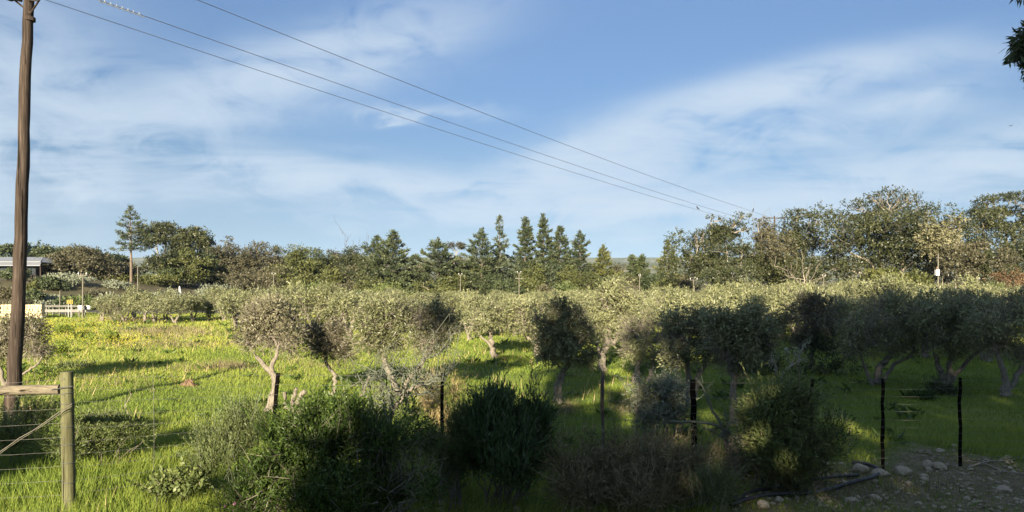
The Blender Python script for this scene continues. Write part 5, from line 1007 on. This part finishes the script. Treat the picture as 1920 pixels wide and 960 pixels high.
    b = onground(337, 63); bf = Buf(); h = P(337, 537, 63)[2]; bf.tube(np.array([[b[0], 63, 0], [b[0] + .05, 63, h * .6], [b[0] - .02, 63, h]]), [.12, .13, .05], 7); tag(link('marker_post', bf.mesh('marker_post', MT['white'])), 'white marker post under the tiered yellow green pine', 'post')
    Y = 60.; b = onground(245, Y); t = thing('yard_fence', 'low pale yard railing at the foot of the tall pine', 'fence', b)
    xa, xb = P(224, 560, Y)[0] - b[0], P(290, 560, Y)[0] - b[0]
    for dz in (.95, .55): bf = Buf(); bf.box(((xa + xb) / 2, 0, dz), (xb - xa, .05, .08)); link('rail', bf.mesh('yard_rail', MT['lampp']), t)
    for x in np.linspace(xa + .05, xb - .05, 5): bf = Buf(); bf.box((x, .06, .5), (.08, .07, 1.1)); link('post', bf.mesh('yard_post', MT['lampp']), t)
roadside()
# ------------------------------------------------------------------ foreground bushes
def bushes():
    def pb(L, Y): return [pxblob(x, y, rx, ry, Y + dy) for (x, y, rx, ry, dy) in L]
    Y = 7.3
    bush('large dark green leafy bush in the foreground left of centre', onground(640, Y), pb([(560,850,85,66,-.1),(640,818,85,62,.1),(720,840,80,70,.1),(520,915,75,60,-.3),(610,920,110,80,-.2),(720,920,100,80,-.1),(790,890,60,60,.1),(650,780,50,28,.3),(580,800,60,30,.2),(800,940,55,50,-.1)], Y), 31, 44000, (.045, .017), 'bush', stems=34, K=9, gap=.3, up=.9, slen=.2, spread=.5, gs=4.5, ntw=900)
    bush('smaller dark leafy bush in the shade at the foot of the lichen grey tree', onground(800, 8.4), pb([(770,830,50,40,0),(810,860,45,50,0),(745,810,36,30,.2),(830,900,40,45,-.3)], 8.4), 32, 11000, (.034, .013), 'bush', stems=12, K=9, up=.6, slen=.15, ntw=300)
    Y = 8.0
    bush('tall dark willowy bush with upright narrow leaves, centre foreground', onground(935, Y), pb([(920,790,44,34,0),(960,805,56,46,0),(905,840,46,62,0),(955,870,60,64,-.2),(1008,795,30,40,.1),(885,800,26,34,.1),(995,850,32,54,0),(940,770,30,14,.1),(999,735,6,18,.2)], Y), 33, 26000, (.085, .012), 'wattle', stems=26, K=9, gap=.1, up=1.3, slen=.22, spread=.32, gs=5, shoots=26)
    bush('blue grey feathery shrub hugging the left foot of the willowy bush', onground(855, 7.9), pb([(850,850,30,55,0),(860,800,20,30,.1)], 7.9), 34, 5000, (.05, .007), 'heath', stems=10, K=8, up=1.2, slen=.18, spread=.3)
    Y = 8.6
    bush('feathery green bush with dark stems in front of the half hidden stake, right', onground(1475, Y), pb([(1440,770,44,50,0),(1480,740,40,34,.1),(1500,790,50,56,0),(1430,830,40,50,-.1),(1500,850,60,50,-.1),(1550,830,36,40,0),(1465,880,60,36,-.2),(1400,790,26,36,.1)], Y), 35, 14000, (.06, .015), 'shrub', stems=34, K=8, gap=.42, up=.7, slen=.22, spread=.5, gs=4.5, stem_mat='dry', stem_r=.012, ntw=1600)
    bush('dense dark broad leaved bush between the feathery bush and the slim grey trunk', onground(1415, 9.4), pb([(1420,800,40,60,0),(1395,850,34,44,0),(1450,850,34,40,.1)], 9.4), 36, 7000, (.05, .018), 'dark', stems=12, K=8, up=.6)
    Y = 8.9
    bush('pale grey silvery shrub left of the thickest black stake', onground(1235, 10.6), pb([(1215,735,34,24,0),(1250,750,40,34,0),(1230,775,50,28,-.1),(1195,735,18,22,0),(1270,785,30,24,0)], 10.6), 37, 6500, (.05, .017), 'grey', stems=26, K=8, gap=.35, up=.6, slen=.18, spread=.6, ntw=300)
    bush('wide tangle of brown dry brush across the centre foreground', onground(1180, 7.9), pb([(1060,880,60,50,-.1),(1130,880,70,56,0),(1210,870,80,60,.2),(1290,880,70,52,.1),(1090,925,70,34,-.4),(1200,925,90,34,-.4),(1340,890,50,46,.2)], 7.9), 38, 9000, (.06, .011), 'dry', cat='brush', stems=150, K=7, gap=.2, up=.5, slen=.24, spread=.55, stem_mat='dry', stem_r=.008, ntw=5000)
    bush('bright green fern like weed lit by a sun fleck before the dry brush', onground(1345, 7.3), pb([(1345,915,34,30,0),(1360,935,40,24,-.1),(1320,935,26,20,0)], 7.3), 39, 6500, (.032, .007), 'heath', cat='weed', name='weed', stems=14, K=9, up=1.0, slen=.2, spread=.5, stem_r=.004)
    Y = 8.0
    bush('grey green rosemary like shrub with upright sprigs, left of the large dark bush', onground(435, Y), pb([(400,850,34,44,0),(440,820,36,46,.1),(420,880,46,40,-.1),(470,850,34,60,.1),(455,800,24,30,.3),(385,890,26,26,0)], Y), 40, 17000, (.036, .009), 'heath', cat='shrub', name='shrub', stem_mat='lichen', stems=18, K=10, gap=.25, up=1.6, slen=.26, spread=.35, gs=4, stem_r=.007)
    bush('tangled low green bush on the bank right of the corner post', onground(190, 9.6), pb([(170,815,40,30,0),(215,830,40,28,0),(150,845,34,24,-.2),(250,820,26,20,.1)], 9.6), 41, 11000, (.05, .012), 'shrub', stems=12, K=8, gap=.3, up=1.0, slen=.22, stem_r=.006)
    bush('tangled low green bush on the bank left of the corner post', onground(60, 9.6), pb([(40,810,46,30,0),(90,825,34,28,0),(10,830,40,30,-.1),(60,785,40,18,.3)], 9.6), 42, 11000, (.05, .012), 'shrub', stems=12, K=8, gap=.3, up=1.0, slen=.22, stem_r=.006)
    bush('low broad leaved weed in the long grass left of the large dark bush', onground(330, 7.7), pb([(330,915,34,12,0),(362,908,24,14,0),(300,922,20,10,0)], 7.7), 43, 900, (.06, .03), 'shrub', cat='weed', name='weed', stems=8, K=5, gap=.1, up=.3, slen=.1, stem_r=.005)
    bush('low scrub with a few pink flowers left of the large dark bush', onground(450, 6.9), pb([(445,925,30,20,0),(470,945,30,20,0),(425,945,16,12,0)], 6.9), 44, 2600, (.026, .009), 'bush', cat='weed', name='weed', stems=10, K=7, up=.5, stem_r=.004, flowers=(7, 'pink'))
    bush('clump of straw coloured dry stalks between the two dark bushes', onground(815, 10.6), pb([(800,770,24,26,0),(830,790,20,24,.1),(855,760,16,18,.2)], 10.6), 45, 2600, (.10, .005), 'straw', cat='dry stalks', name='dry_clump', stems=50, K=6, up=1.8, slen=.35, spread=.25, stem_mat='straw', stem_r=.004)
    bush('light green shrub lit by a patch of sun between the last two stakes', onground(1740, 15.0), pb([(1728,752,20,12,0),(1745,760,18,10,0)], 15.0), 46, 2600, (.06, .022), 'bush', cat='shrub', name='shrub', stems=8, K=7, up=.5)
    bush('dark low shrub at the foot of the three stemmed olive', onground(1778, 15.6), pb([(1765,735,26,20,0),(1795,740,26,16,0),(1780,755,30,14,-.2)], 15.6), 47, 4200, (.06, .02), 'dark', cat='shrub', name='shrub', stems=8, K=7)
    bush('dark leafy shrub filling the shade left of the leaning dark olive', onground(1555, 19), pb([(1530,690,36,30,0),(1570,680,32,36,.2),(1500,700,26,24,0),(1560,720,36,18,-.2),(1545,650,34,26,.4)], 19), 48, 7000, (.08, .028), 'dark', cat='shrub', name='shrub', stems=10, K=7, up=.3)
    bush('dark thicket under the slim grey trunked olive, left of the bleached branch', onground(1425, 19), pb([(1420,680,32,30,0),(1400,700,28,22,0),(1450,690,20,24,.2)], 19), 49, 5500, (.08, .028), 'dark', cat='shrub', name='shrub', stems=8, K=7, up=.3)
    for i, (px, py, w) in enumerate([(110,655,16),(165,640,20),(120,620,14),(205,632,12)]):
        Yq = CAMH * F / (py + 8 - HZ)
        bush(['dark weed clump in the flowers nearest the tall pole', 'widest dark weed clump among the yellow flowers', 'dark weed clump behind the others near the stone wall', 'small dark weed clump at the right of the flower patch'][i], onground(px, Yq), [pxblob(px, py, w, 8, Yq)], 460 + i, 1500, (.09, .03), 'grass', cat='weed', name='weed', stems=4, K=6, up=.8)
    bush('blue green weed patch seen just above the corner post', onground(130, 21.5), [pxblob(150, 688, 28, 5, 20.5), pxblob(115, 690, 20, 5, 20.4)], 470, 1500, (.06, .022), 'heath', cat='weed', name='weed', stems=4, K=6, up=.4)
bushes()

def wood_bits():
    rng = np.random.default_rng(15)
    # pruned stump
    b = onground(560, 13.4); t = thing('pruned_stump', 'pruned olive stump with three cut limbs behind the large dark bush', 'stump', b); Y = 13.4
    tb = Buf(); tb.tube(np.stack([(0, 0, -.1), P(572, 770, Y) - b]), [.11, .09], 8, True, ridged=.08); link('stump', tb.mesh('stump', MT['bark']), t)
    for pts, r in (([(566,775),(545,755),(552,740),(556,728)], .05), ([(560,775),(535,762),(533,735)], .04), ([(575,775),(552,762),(565,740),(573,731)], .062)):
        q = np.array([P(x, y, Y) for x, y in pts]) - b; s = np.linspace(0, len(q) - 1, 9); q = np.stack([np.interp(s, np.arange(len(q)), q[:, a]) for a in range(3)], 1) + rng.normal(size=(9, 3)) * .008
        bf = Buf(); bf.tube(q, np.linspace(r, r * .75, 9), 8, True, ridged=.08); link('limb', bf.mesh('stump_limb', MT['bark']), t)
    bf = Buf(); q = path(P(668, 758, 13.2), P(693, 705, 13.2), rng, .04, 8); q[0, 2] = float(gz(q[0, 0], q[0, 1])) - .1; bf.tube(q, np.linspace(.035, .02, 8), 7, True, ridged=.06); tag(link('leaning_stick', bf.mesh('leaning_stick', MT['bark'])), 'pale leaning stick left of the lichen grey tree', 'stick')
    # thin bare sapling in the sunlit grass
    bf = Buf(); q = np.array([P(x, y, 10.5) for x, y in [(256,812),(251,795),(240,775),(234,762),(243,745),(246,738)]]); q[0, 2] = float(gz(q[0, 0], 10.5)) - .05; bf.tube(q, np.linspace(.009, .004, 6), 5); bf.tube(np.stack([q[3], P(236, 740, 10.5)]), [.004, .002], 4); tag(link('bare_sapling', bf.mesh('bare_sapling', MT['bark_pale'])), 'thin crooked bare sapling in the sunlit grass right of the corner post', 'sapling')
    # soil mound in the field
    b = gnd(353, 722); n = 22; r = np.linspace(1, 0, 5); an = np.linspace(0, 2 * np.pi, n, endpoint=False); v = []; 
    for i, q in enumerate(r):
        z = .17 * (1 - q ** 1.7); v += [[.21 * q * math.cos(a) * (1 + .2 * rng.normal()), .15 * q * math.sin(a) * (1 + .2 * rng.normal()), z + rng.normal() * .02] for a in an]
    f = [[i * n + j, i * n + (j + 1) % n, (i + 1) * n + (j + 1) % n, (i + 1) * n + j] for i in range(4) for j in range(n)]
    bf = Buf(); bf.add(v, f); o = link('soil_mound', bf.mesh('soil_mound', MT['soil'])); o.location = b; tag(o, 'small brown mound of dug soil in the sunlit field', 'mound')
    # fallen, lichen grey limbs at the right of centre
    b = onground(1385, 8.9); t = thing('fallen_trunk', 'broken reddish grey trunk leaning with bare lichen branches, right of the thickest stake', 'dead tree', b); Y = 8.9
    tb = Buf(); q = np.array([P(x, y, Y) for x, y in [(1386,872),(1376,850),(1366,828),(1358,808)]]) - b; q[0, 2] = -.1; s = np.linspace(0, 3, 10); q = np.stack([np.interp(s, np.arange(4), q[:, a]) for a in range(3)], 1) + rng.normal(size=(10, 3)) * .008
    tb.tube(q, np.linspace(.085, .05, 10), 9, True, ridged=.12); link('trunk', tb.mesh('fallen_trunk', MT['bark']), t)
    for pts, r in (([(1368,830),(1352,795),(1335,770),(1322,735),(1305,708)], .026), ([(1425,862),(1395,838),(1370,812),(1345,797),(1310,793),(1255,790)], .03), ([(1360,822),(1335,808),(1312,800)], .014), ([(1366,806),(1362,785),(1358,768)], .013), ([(1335,770),(1330,745),(1328,726)], .01), ([(1425,862),(1418,880),(1417,915)], .04), ([(1430,915),(1432,880),(1431,850)], .022)):
        q = np.array([P(x, y, Y - .15) for x, y in pts]) - b; s = np.linspace(0, len(q) - 1, 14); q = np.stack([np.interp(s, np.arange(len(q)), q[:, a]) for a in range(3)], 1) + rng.normal(size=(14, 3)) * .008
        bf = Buf(); bf.tube(q, np.linspace(r, r * .4, 14), 6, True, ridged=.07)
        for _ in range(5):
            c = q[rng.integers(6, 14)]; bf.tube(path(c, c + rng.normal(size=3) * .12 + [0, 0, .05], rng, .1, 4), np.linspace(.006, .002, 4), 3, False)
        link('branch', bf.mesh('fallen_branch', MT['lichen'] if r != .04 else MT['bark']), t)
    # bleached branch in the sun fleck
    b = onground(1462, 18); t = thing('bleached_branch', 'bleached lichen covered branch catching the sun before the dark thicket', 'dead branch', b); Y = 18.
    lb = Buf(); bf = Buf()
    for pts, r in (([(1464,712),(1468,700),(1478,688),(1495,680),(1508,672)], .045), ([(1482,685),(1478,668),(1473,655)], .025), ([(1495,680),(1500,665),(1505,650),(1516,640)], .03), ([(1484,683),(1492,668),(1497,655)], .022), ([(1455,705),(1455,690),(1446,670)], .05)):
        q = np.array([P(x, y, Y) for x, y in pts]) - b; q = np.stack([np.interp(np.linspace(0, len(q) - 1, 10), np.arange(len(q)), q[:, a]) for a in range(3)], 1) + rng.normal(size=(10, 3)) * .012
        bf.tube(q, np.linspace(r, r * .45, 10), 6, True, ridged=.08); n = 60; k = rng.integers(6, 10, n); lb.leaves(q[k] + rng.normal(size=(n, 3)) * .05, rng.normal(size=(n, 3)), .06, .035, rng, rng.uniform(.6, 1, n))
    q0 = bf.v[0].mean(0); tb = Buf(); tb.tube(np.stack([P(1460, 722, Y) - b - [0, 0, .25], P(1464, 710, Y) - b, P(1468, 700, Y) - b]), [.07, .055, .045], 7); link('trunk', tb.mesh('bleached_trunk', MT['bark_pale']), t)
    link('branches', bf.mesh('bleached_branches', MT['bark_pale']), t); link('lichen', lb.mesh('lichen_tufts', MT['grey']), t)
    # sticks lying on the bottom edge
    for lab, pts, Y0, r in (('longest grey stick lying along the bottom edge, centre', [(1125,952),(1145,936),(1170,945),(1195,962)], 7.7, .018), ('thin forked stick lying on the bottom edge right of the longest', [(1180,944),(1200,950),(1230,964)], 7.7, .012),
                            ('pale fallen twig across the shaded track at the right edge', [(1810,872),(1850,878),(1890,890),(1925,896)], 9.1, .011), ('second pale twig curving over the stones at the right edge', [(1815,880),(1860,874),(1900,872),(1930,868)], 9.5, .010),
                            ('broken pale stick among the stones beside the hose', [(1478,935),(1488,922),(1495,915)], 8.0, .014)):
        q = np.array([gnd(x, max(y, 860)) for x, y in pts]); q[:, 2] += .03; q = np.stack([np.interp(np.linspace(0, len(q) - 1, 10), np.arange(len(q)), q[:, a]) for a in range(3)], 1); q[:, 2] += .012 * np.sin(np.arange(10)) 
        bf = Buf(); bf.tube(q, np.linspace(r, r * .5, 10), 6, True, ridged=.06); tag(link('stick', bf.mesh('stick', MT['bark_pale'])), lab, 'stick')
    # irrigation hoses
    for lab, pts, r in (('black irrigation hose looping over the stones', [(1370,958),(1430,948),(1490,936),(1545,922),(1590,914),(1630,910),(1650,897),(1648,886),(1630,880),(1598,876)], .024), ('second black hose running along under the feathery bush', [(1380,952),(1410,940),(1440,926),(1470,914),(1510,906),(1560,902),(1610,898)], .022), ('thick black pipe on the ground at the bottom edge', [(1250,966),(1310,955),(1360,948),(1400,944)], .035)):
        q = np.array([gnd(x, y) for x, y in pts]); s = np.linspace(0, len(q) - 1, 60); q2 = np.stack([np.interp(s, np.arange(len(q)), q[:, a]) for a in range(3)], 1)
        for _ in range(12): q2[1:-1] = (q2[:-2] + q2[1:-1] * 2 + q2[2:]) / 4
        q2[:, 2] = gz(q2[:, 0], q2[:, 1]) + r * 1.1 + .02 * (1 + np.sin(s * 1.7)); bf = Buf(); bf.tube(q2, r, 10, True); tag(link('hose', bf.mesh('hose', MT['hose'])), lab, 'hose')
wood_bits()

# ------------------------------------------------------------------ stones
def rock_mesh(rng, name, sub=2):
    import bmesh
    bm = bmesh.new(); bmesh.ops.create_icosphere(bm, subdivisions=sub, radius=.5); sd = int(rng.integers(1e6)); cuts = [(unit(rng.normal(size=3)), rng.uniform(.28, .42)) for _ in range(7)]
    for v in bm.verts:
        p = np.array(v.co); p = p * (1 + .12 * nz(p[None], 5, sd)[0] + .05 * nz(p[None], 13, sd + 1)[0])
        for n, d in cuts:
            k = p @ n
            if k > d: p = p - n * (k - d) * .85
        v.co = p
    me = bpy.data.meshes.new(name); bm.to_mesh(me); bm.free(); me.materials.append(MT['stone']); return me
def stones():
    rng = np.random.default_rng(21); shapes = [rock_mesh(rng, 'rock') for _ in range(8)]
    big = [(1612,878,46,26,'pale grey rounded rock left of the stake on the stones'),(1693,882,46,24,'broad pale rock right of the stake on the stones'),(1652,888,50,20,'flat pinkish rock at the foot of the stake on the stones'),(1740,866,30,24,'pinkish peaked rock, largest of the three between the last stakes'),(1762,870,36,22,'rounded pale rock right of the pinkish peaked one'),(1742,876,18,14,'small rock tucked under the pinkish peaked one'),
           (1733,892,24,15,'cream rock standing on a lower one in the middle of the track'),(1733,900,22,11,'lower rock under the cream one in the middle of the track'),(1704,909,20,11,'whitest stone on the track'),(1882,912,36,18,'large lone flat rock at the right of the track'),(1763,850,22,12,'rock at the grass edge before the last stake'),(1790,843,26,10,'flat pale rock up on the grass edge by the last stake'),(1890,864,22,12,'small rock by the fallen twigs at the right edge'),
           (1582,903,26,13,'cream rock in the sun fleck inside the hose loop, left'),(1603,903,16,12,'cream rock in the sun fleck inside the hose loop, right'),(1597,938,40,18,'broad low rock on the near track below the hose loop'),(1640,930,32,16,'rock with a chipped edge right of the broad low near rock'),(1430,952,36,26,'reddish rock at the bottom edge beside the two hoses'),(1400,940,24,18,'grey rock between the two hoses'),(1460,944,24,16,'pale rock resting against the near hose'),
           (1545,868,30,14,'grey rock at the shaded edge of the feathery bush'),(970,952,26,16,'lone pale stone at the bottom edge right of the willowy bush'),(1060,940,24,14,'pale stone in the shade under the dry brush'),(1232,945,34,22,'tan tussock like rock at the bottom edge before the dry brush'),(1215,956,16,9,'small bright stone left of the black pipe')]
    for i, (x, y, w, h, lab) in enumerate(big):
        y0 = y + h * .35; p = gnd(x, y0); s = p[1] / F; o = link('rock', shapes[i % 8]); o.location = (p[0], p[1], p[2] + h * s * .2); o.scale = (w * s * .78, w * s * .68, h * s * .95); o.rotation_euler = (rng.normal() * .12, rng.normal() * .12, rng.uniform(0, 6.3)); tag(o, lab, 'rock')
    for i in range(240):
        x = rng.uniform(1360, 1925); y = 868 + 92 * rng.random() ** .8
        if y < 888 and x > 1600 and rng.random() < .35: x = rng.uniform(1600, 1780)
        p = gnd(x, y); s = p[1] / F; w = 6 + 8 * rng.random() ** 2.5; h = w * rng.uniform(.5, .8); o = link('rock', shapes[rng.integers(8)])
        o.location = (p[0], p[1], p[2] + h * s * .12); o.scale = (w * s * 1.1, w * s * rng.uniform(.7, 1.1), h * s); o.rotation_euler = (rng.normal() * .2, rng.normal() * .2, rng.uniform(0, 6.3))
        near = 'nearest the view' if y > 915 else 'by the stakes'
        tag(o, f'small rounded stone among many on the shaded stony track, {near}', 'stone', f'small stones on the track {near}')
    bf = Buf(); n = 11000; x = rng.uniform(1.5, 11, n); y = rng.uniform(5.0, 10.4, n); k = rng.random(n) < bare(x, y) * .95 * (.35 + .65 * (nz(np.stack([x, y, 0 * x], 1), 2.2, 4) > -.1)); x, y = x[k], y[k]; n = len(x)
    oc = np.array([[1,0,0],[0,1,0],[-1,0,0],[0,-1,0],[0,0,.7],[0,0,-.5]]); fc = np.array([[0,1,4],[1,2,4],[2,3,4],[3,0,4],[1,0,5],[2,1,5],[3,2,5],[0,3,5]])
    s = .009 + .035 * rng.random(n) ** 2.2; an = rng.uniform(0, 6.3, n); v = oc[None] * s[:, None, None] * rng.uniform(.6, 1.3, (n, 6, 1)); ca, sa = np.cos(an)[:, None], np.sin(an)[:, None]
    v = np.stack([v[..., 0] * ca - v[..., 1] * sa, v[..., 0] * sa + v[..., 1] * ca, v[..., 2]], -1) + np.stack([x, y, gz(x, y) + s * .25], 1)[:, None]
    bf.add(v.reshape(-1, 3), (fc[None] + 6 * np.arange(n)[:, None, None]).reshape(-1, 3)); o = link('gravel', bf.mesh('gravel', MT['gravel'])); o['kind'] = 'stuff'
stones()

# ------------------------------------------------------------------ grass and flowers
def grass():
    rng = np.random.default_rng(31); bf = Buf()
    for (y0, y1, dens, hgt, wid) in [(4.9, 8, 1900, .17, .0075), (8, 12, 1250, .17, .0095), (12, 18, 800, .13, .013), (18, 27, 420, .13, .020), (27, 40, 170, .15, .032), (40, 54, 80, .18, .048)]:
        xl, xr = -.98, .92; area = (xr - xl) * (y1 ** 2 - y0 ** 2) / 2; n = int(area * dens); y = np.sqrt(rng.uniform(y0 ** 2, y1 ** 2, n)); x = rng.uniform(xl, xr, n) * y
        p3 = np.stack([x, y, 0 * x], 1); tuft = nz(p3, 1.6, 3); fine = nz(p3, 5, 6)
        k = rng.random(n) < (.68 + .25 * fine) * (1 - .62 * bare(x, y) * (.6 + .4 * np.sin(x * 5) * np.sin(y * 6))) + .04
        k &= ~((y > 44) & (x > -8)) 
        x, y, tuft, fine = x[k], y[k], tuft[k], fine[k]; n = len(x)
        long_ = smooth(-1.5, -3.5, x) * (1 - smooth(8.2, 11, y)) ; mid = smooth(12, 9, y) * smooth(.0, 1.0, x) * (1 - smooth(4, 6, x))
        h = hgt * np.where(y > 11, .78, 1) * rng.uniform(.6, 1.25, n) * (1 + .2 * tuft) * (1 + .75 * long_ + .6 * mid)
        h *= np.where(bare(x, y) > .5, .35, 1)
        C = np.stack([x, y, gz(x, y) - .01], 1); wind = np.array([.25, -.05, 0]); D = np.stack([rng.normal(size=n) * .38, rng.normal(size=n) * .38, np.ones(n)], 1) + wind * (0.6 + .6 * tuft[:, None])
        yel = smooth(-1, 1, nz(np.stack([x, y, 0 * x], 1), .35, 9)) * .25 + smooth(15, 30, y) * .16 + smooth(-4, -10, x) * smooth(14, 20, y) * .12
        tint = np.clip(.34 + yel + .09 * tuft + rng.normal(size=n) * .12 - .08 * long_, 0, 1)
        bf.blades(C, D, h, wid * rng.uniform(.7, 1.3, n) * (1 + .4 * long_), rng, tint)
    o = link('grass', bf.mesh('grass', MT['grass'])); o['kind'] = 'stuff'
    # broad leaved weeds and seed heads scattered through the grass
    bf = Buf(); n = 420; y = 6.5 + 36 * rng.random(n) ** 1.3; x = rng.uniform(-.85, .6, n) * y; k = bare(x, y) < .3; x, y = x[k], y[k]; n = len(x); sc = rng.uniform(.5, 1.3, n) * (.8 + .02 * y); K = 12
    an = rng.uniform(0, 6.3, (n, K)); D = np.stack([np.cos(an), np.sin(an), rng.uniform(.35, 1.3, (n, K))], -1).reshape(-1, 3); c0 = np.stack([x, y, gz(x, y) + .03], 1)
    C = (c0[:, None] + rng.normal(size=(n, K, 3)) * [.06, .06, .01] * sc[:, None, None]).reshape(-1, 3)
    bf.leaves(C, D, np.repeat(sc, K) * .2 * rng.uniform(.6, 1.2, n * K), np.repeat(sc, K) * .06, rng, np.clip(.2 + np.repeat(rng.random(n), K) * .5, 0, 1)); o = link('field_weeds', bf.mesh('field_weeds', MT['bush'])); o['kind'] = 'stuff'
    bf = Buf(); n = 5200; y = 7 + 38 * rng.random(n) ** 1.2; x = rng.uniform(-.85, .5, n) * y; k = (nz(np.stack([x, y, 0 * x], 1), .9, 14) > .15) & (bare(x, y) < .3); x, y = x[k], y[k]; n = len(x)
    bf.blades(np.stack([x, y, gz(x, y)], 1), np.stack([rng.normal(size=n) * .25 + .15, rng.normal(size=n) * .25, np.ones(n)], 1), rng.uniform(.16, .34, n), .006 + .0007 * y, rng, rng.uniform(.1, .8, n)); o = link('seed_stalks', bf.mesh('seed_stalks', MT['straw'])); o['kind'] = 'stuff'
    # straw and rusty patches
    bf = Buf()
    for (px, py, rx, ry, n) in [(1700,915,200,34,420),(1560,930,120,24,250),(1500,735,120,14,200),(560,690,120,20,350),(220,720,120,24,300),(300,625,110,10,1500),(420,690,40,8,400),(450,690,14,5,120),(250,602,70,5,700),(320,648,120,6,600),(380,690,90,6,300),(1180,765,40,20,500),(1060,770,24,12,260),(30,775,40,14,260),(1060,830,20,20,160)]:
        a = rng.normal(size=(n, 2)) * .55; q = np.array([px, py]) + a * [rx, ry]; Y = CAMH * F / np.maximum(q[:, 1] - HZ, 20); x = (q[:, 0] - CX) / F * Y; s = np.clip(Y / 22, .45, 2)
        bf.blades(np.stack([x, Y, gz(x, Y)], 1), np.stack([rng.normal(size=n) * .4, rng.normal(size=n) * .4, np.ones(n)], 1), .24 * rng.uniform(.6, 1.2, n) * np.sqrt(s), .018 * s, rng, rng.uniform(.2, 1, n))
    o = link('dry_grass', bf.mesh('dry_grass', MT['dry'])); o['kind'] = 'stuff'
    bf = Buf()
    for (px, py, rx, ry, n) in [(115,640,46,14,240),(185,640,50,16,240),(237,644,34,12,190),(290,640,40,12,60),(150,616,60,9,180),(250,612,110,10,70),(395,650,50,8,60),(90,612,20,6,90),(300,700,150,30,40),(330,720,60,10,16),(655,745,30,8,26),(860,700,120,20,40),(1000,690,100,16,36),(700,735,60,12,24),(620,690,80,20,20),(140,680,60,12,24),(260,770,70,30,8),(540,700,80,24,14)]:
        a = rng.normal(size=(n, 2)) * .6; q = np.array([px, py]) + a * [rx, ry]; Y = CAMH * F / np.maximum(q[:, 1] + 4 - HZ, 60); x = (q[:, 0] - CX) / F * Y; s = np.clip(Y / 30, .35, 1.2); z = gz(x, Y) + rng.uniform(.12, .42, n) * np.sqrt(s)
        c = np.stack([x, Y, z], 1)
        for k in range(3): bf.leaves(c, rng.normal(size=(n, 3)) + [0, -.6, .3], (.045 * s * rng.uniform(.6, 1.3, n)), .034 * s, rng, rng.random(n))
    o = link('yellow_flowers', bf.mesh('yellow_flowers', MT['flower'])); o['kind'] = 'stuff'
grass()

# ------------------------------------------------------------------ air: a thin even haze that fades the far hills
def haze():
    m = bpy.data.materials.new('haze'); m.use_nodes = True; nt = m.node_tree; nt.nodes.clear(); out = nt.nodes.new('ShaderNodeOutputMaterial')
    v = nt.nodes.new('ShaderNodeVolumePrincipled'); v.inputs['Color'].default_value = (.60, .78, 1.0, 1); v.inputs['Density'].default_value = 0.00009; v.inputs['Anisotropy'].default_value = 0.0
    nt.links.new(v.outputs[0], out.inputs['Volume'])
    bf = Buf(); bf.box((0, 1400, 54), (6500, 4100, 114)); o = link('haze', bf.mesh('haze', m)); o['kind'] = 'stuff'
haze()
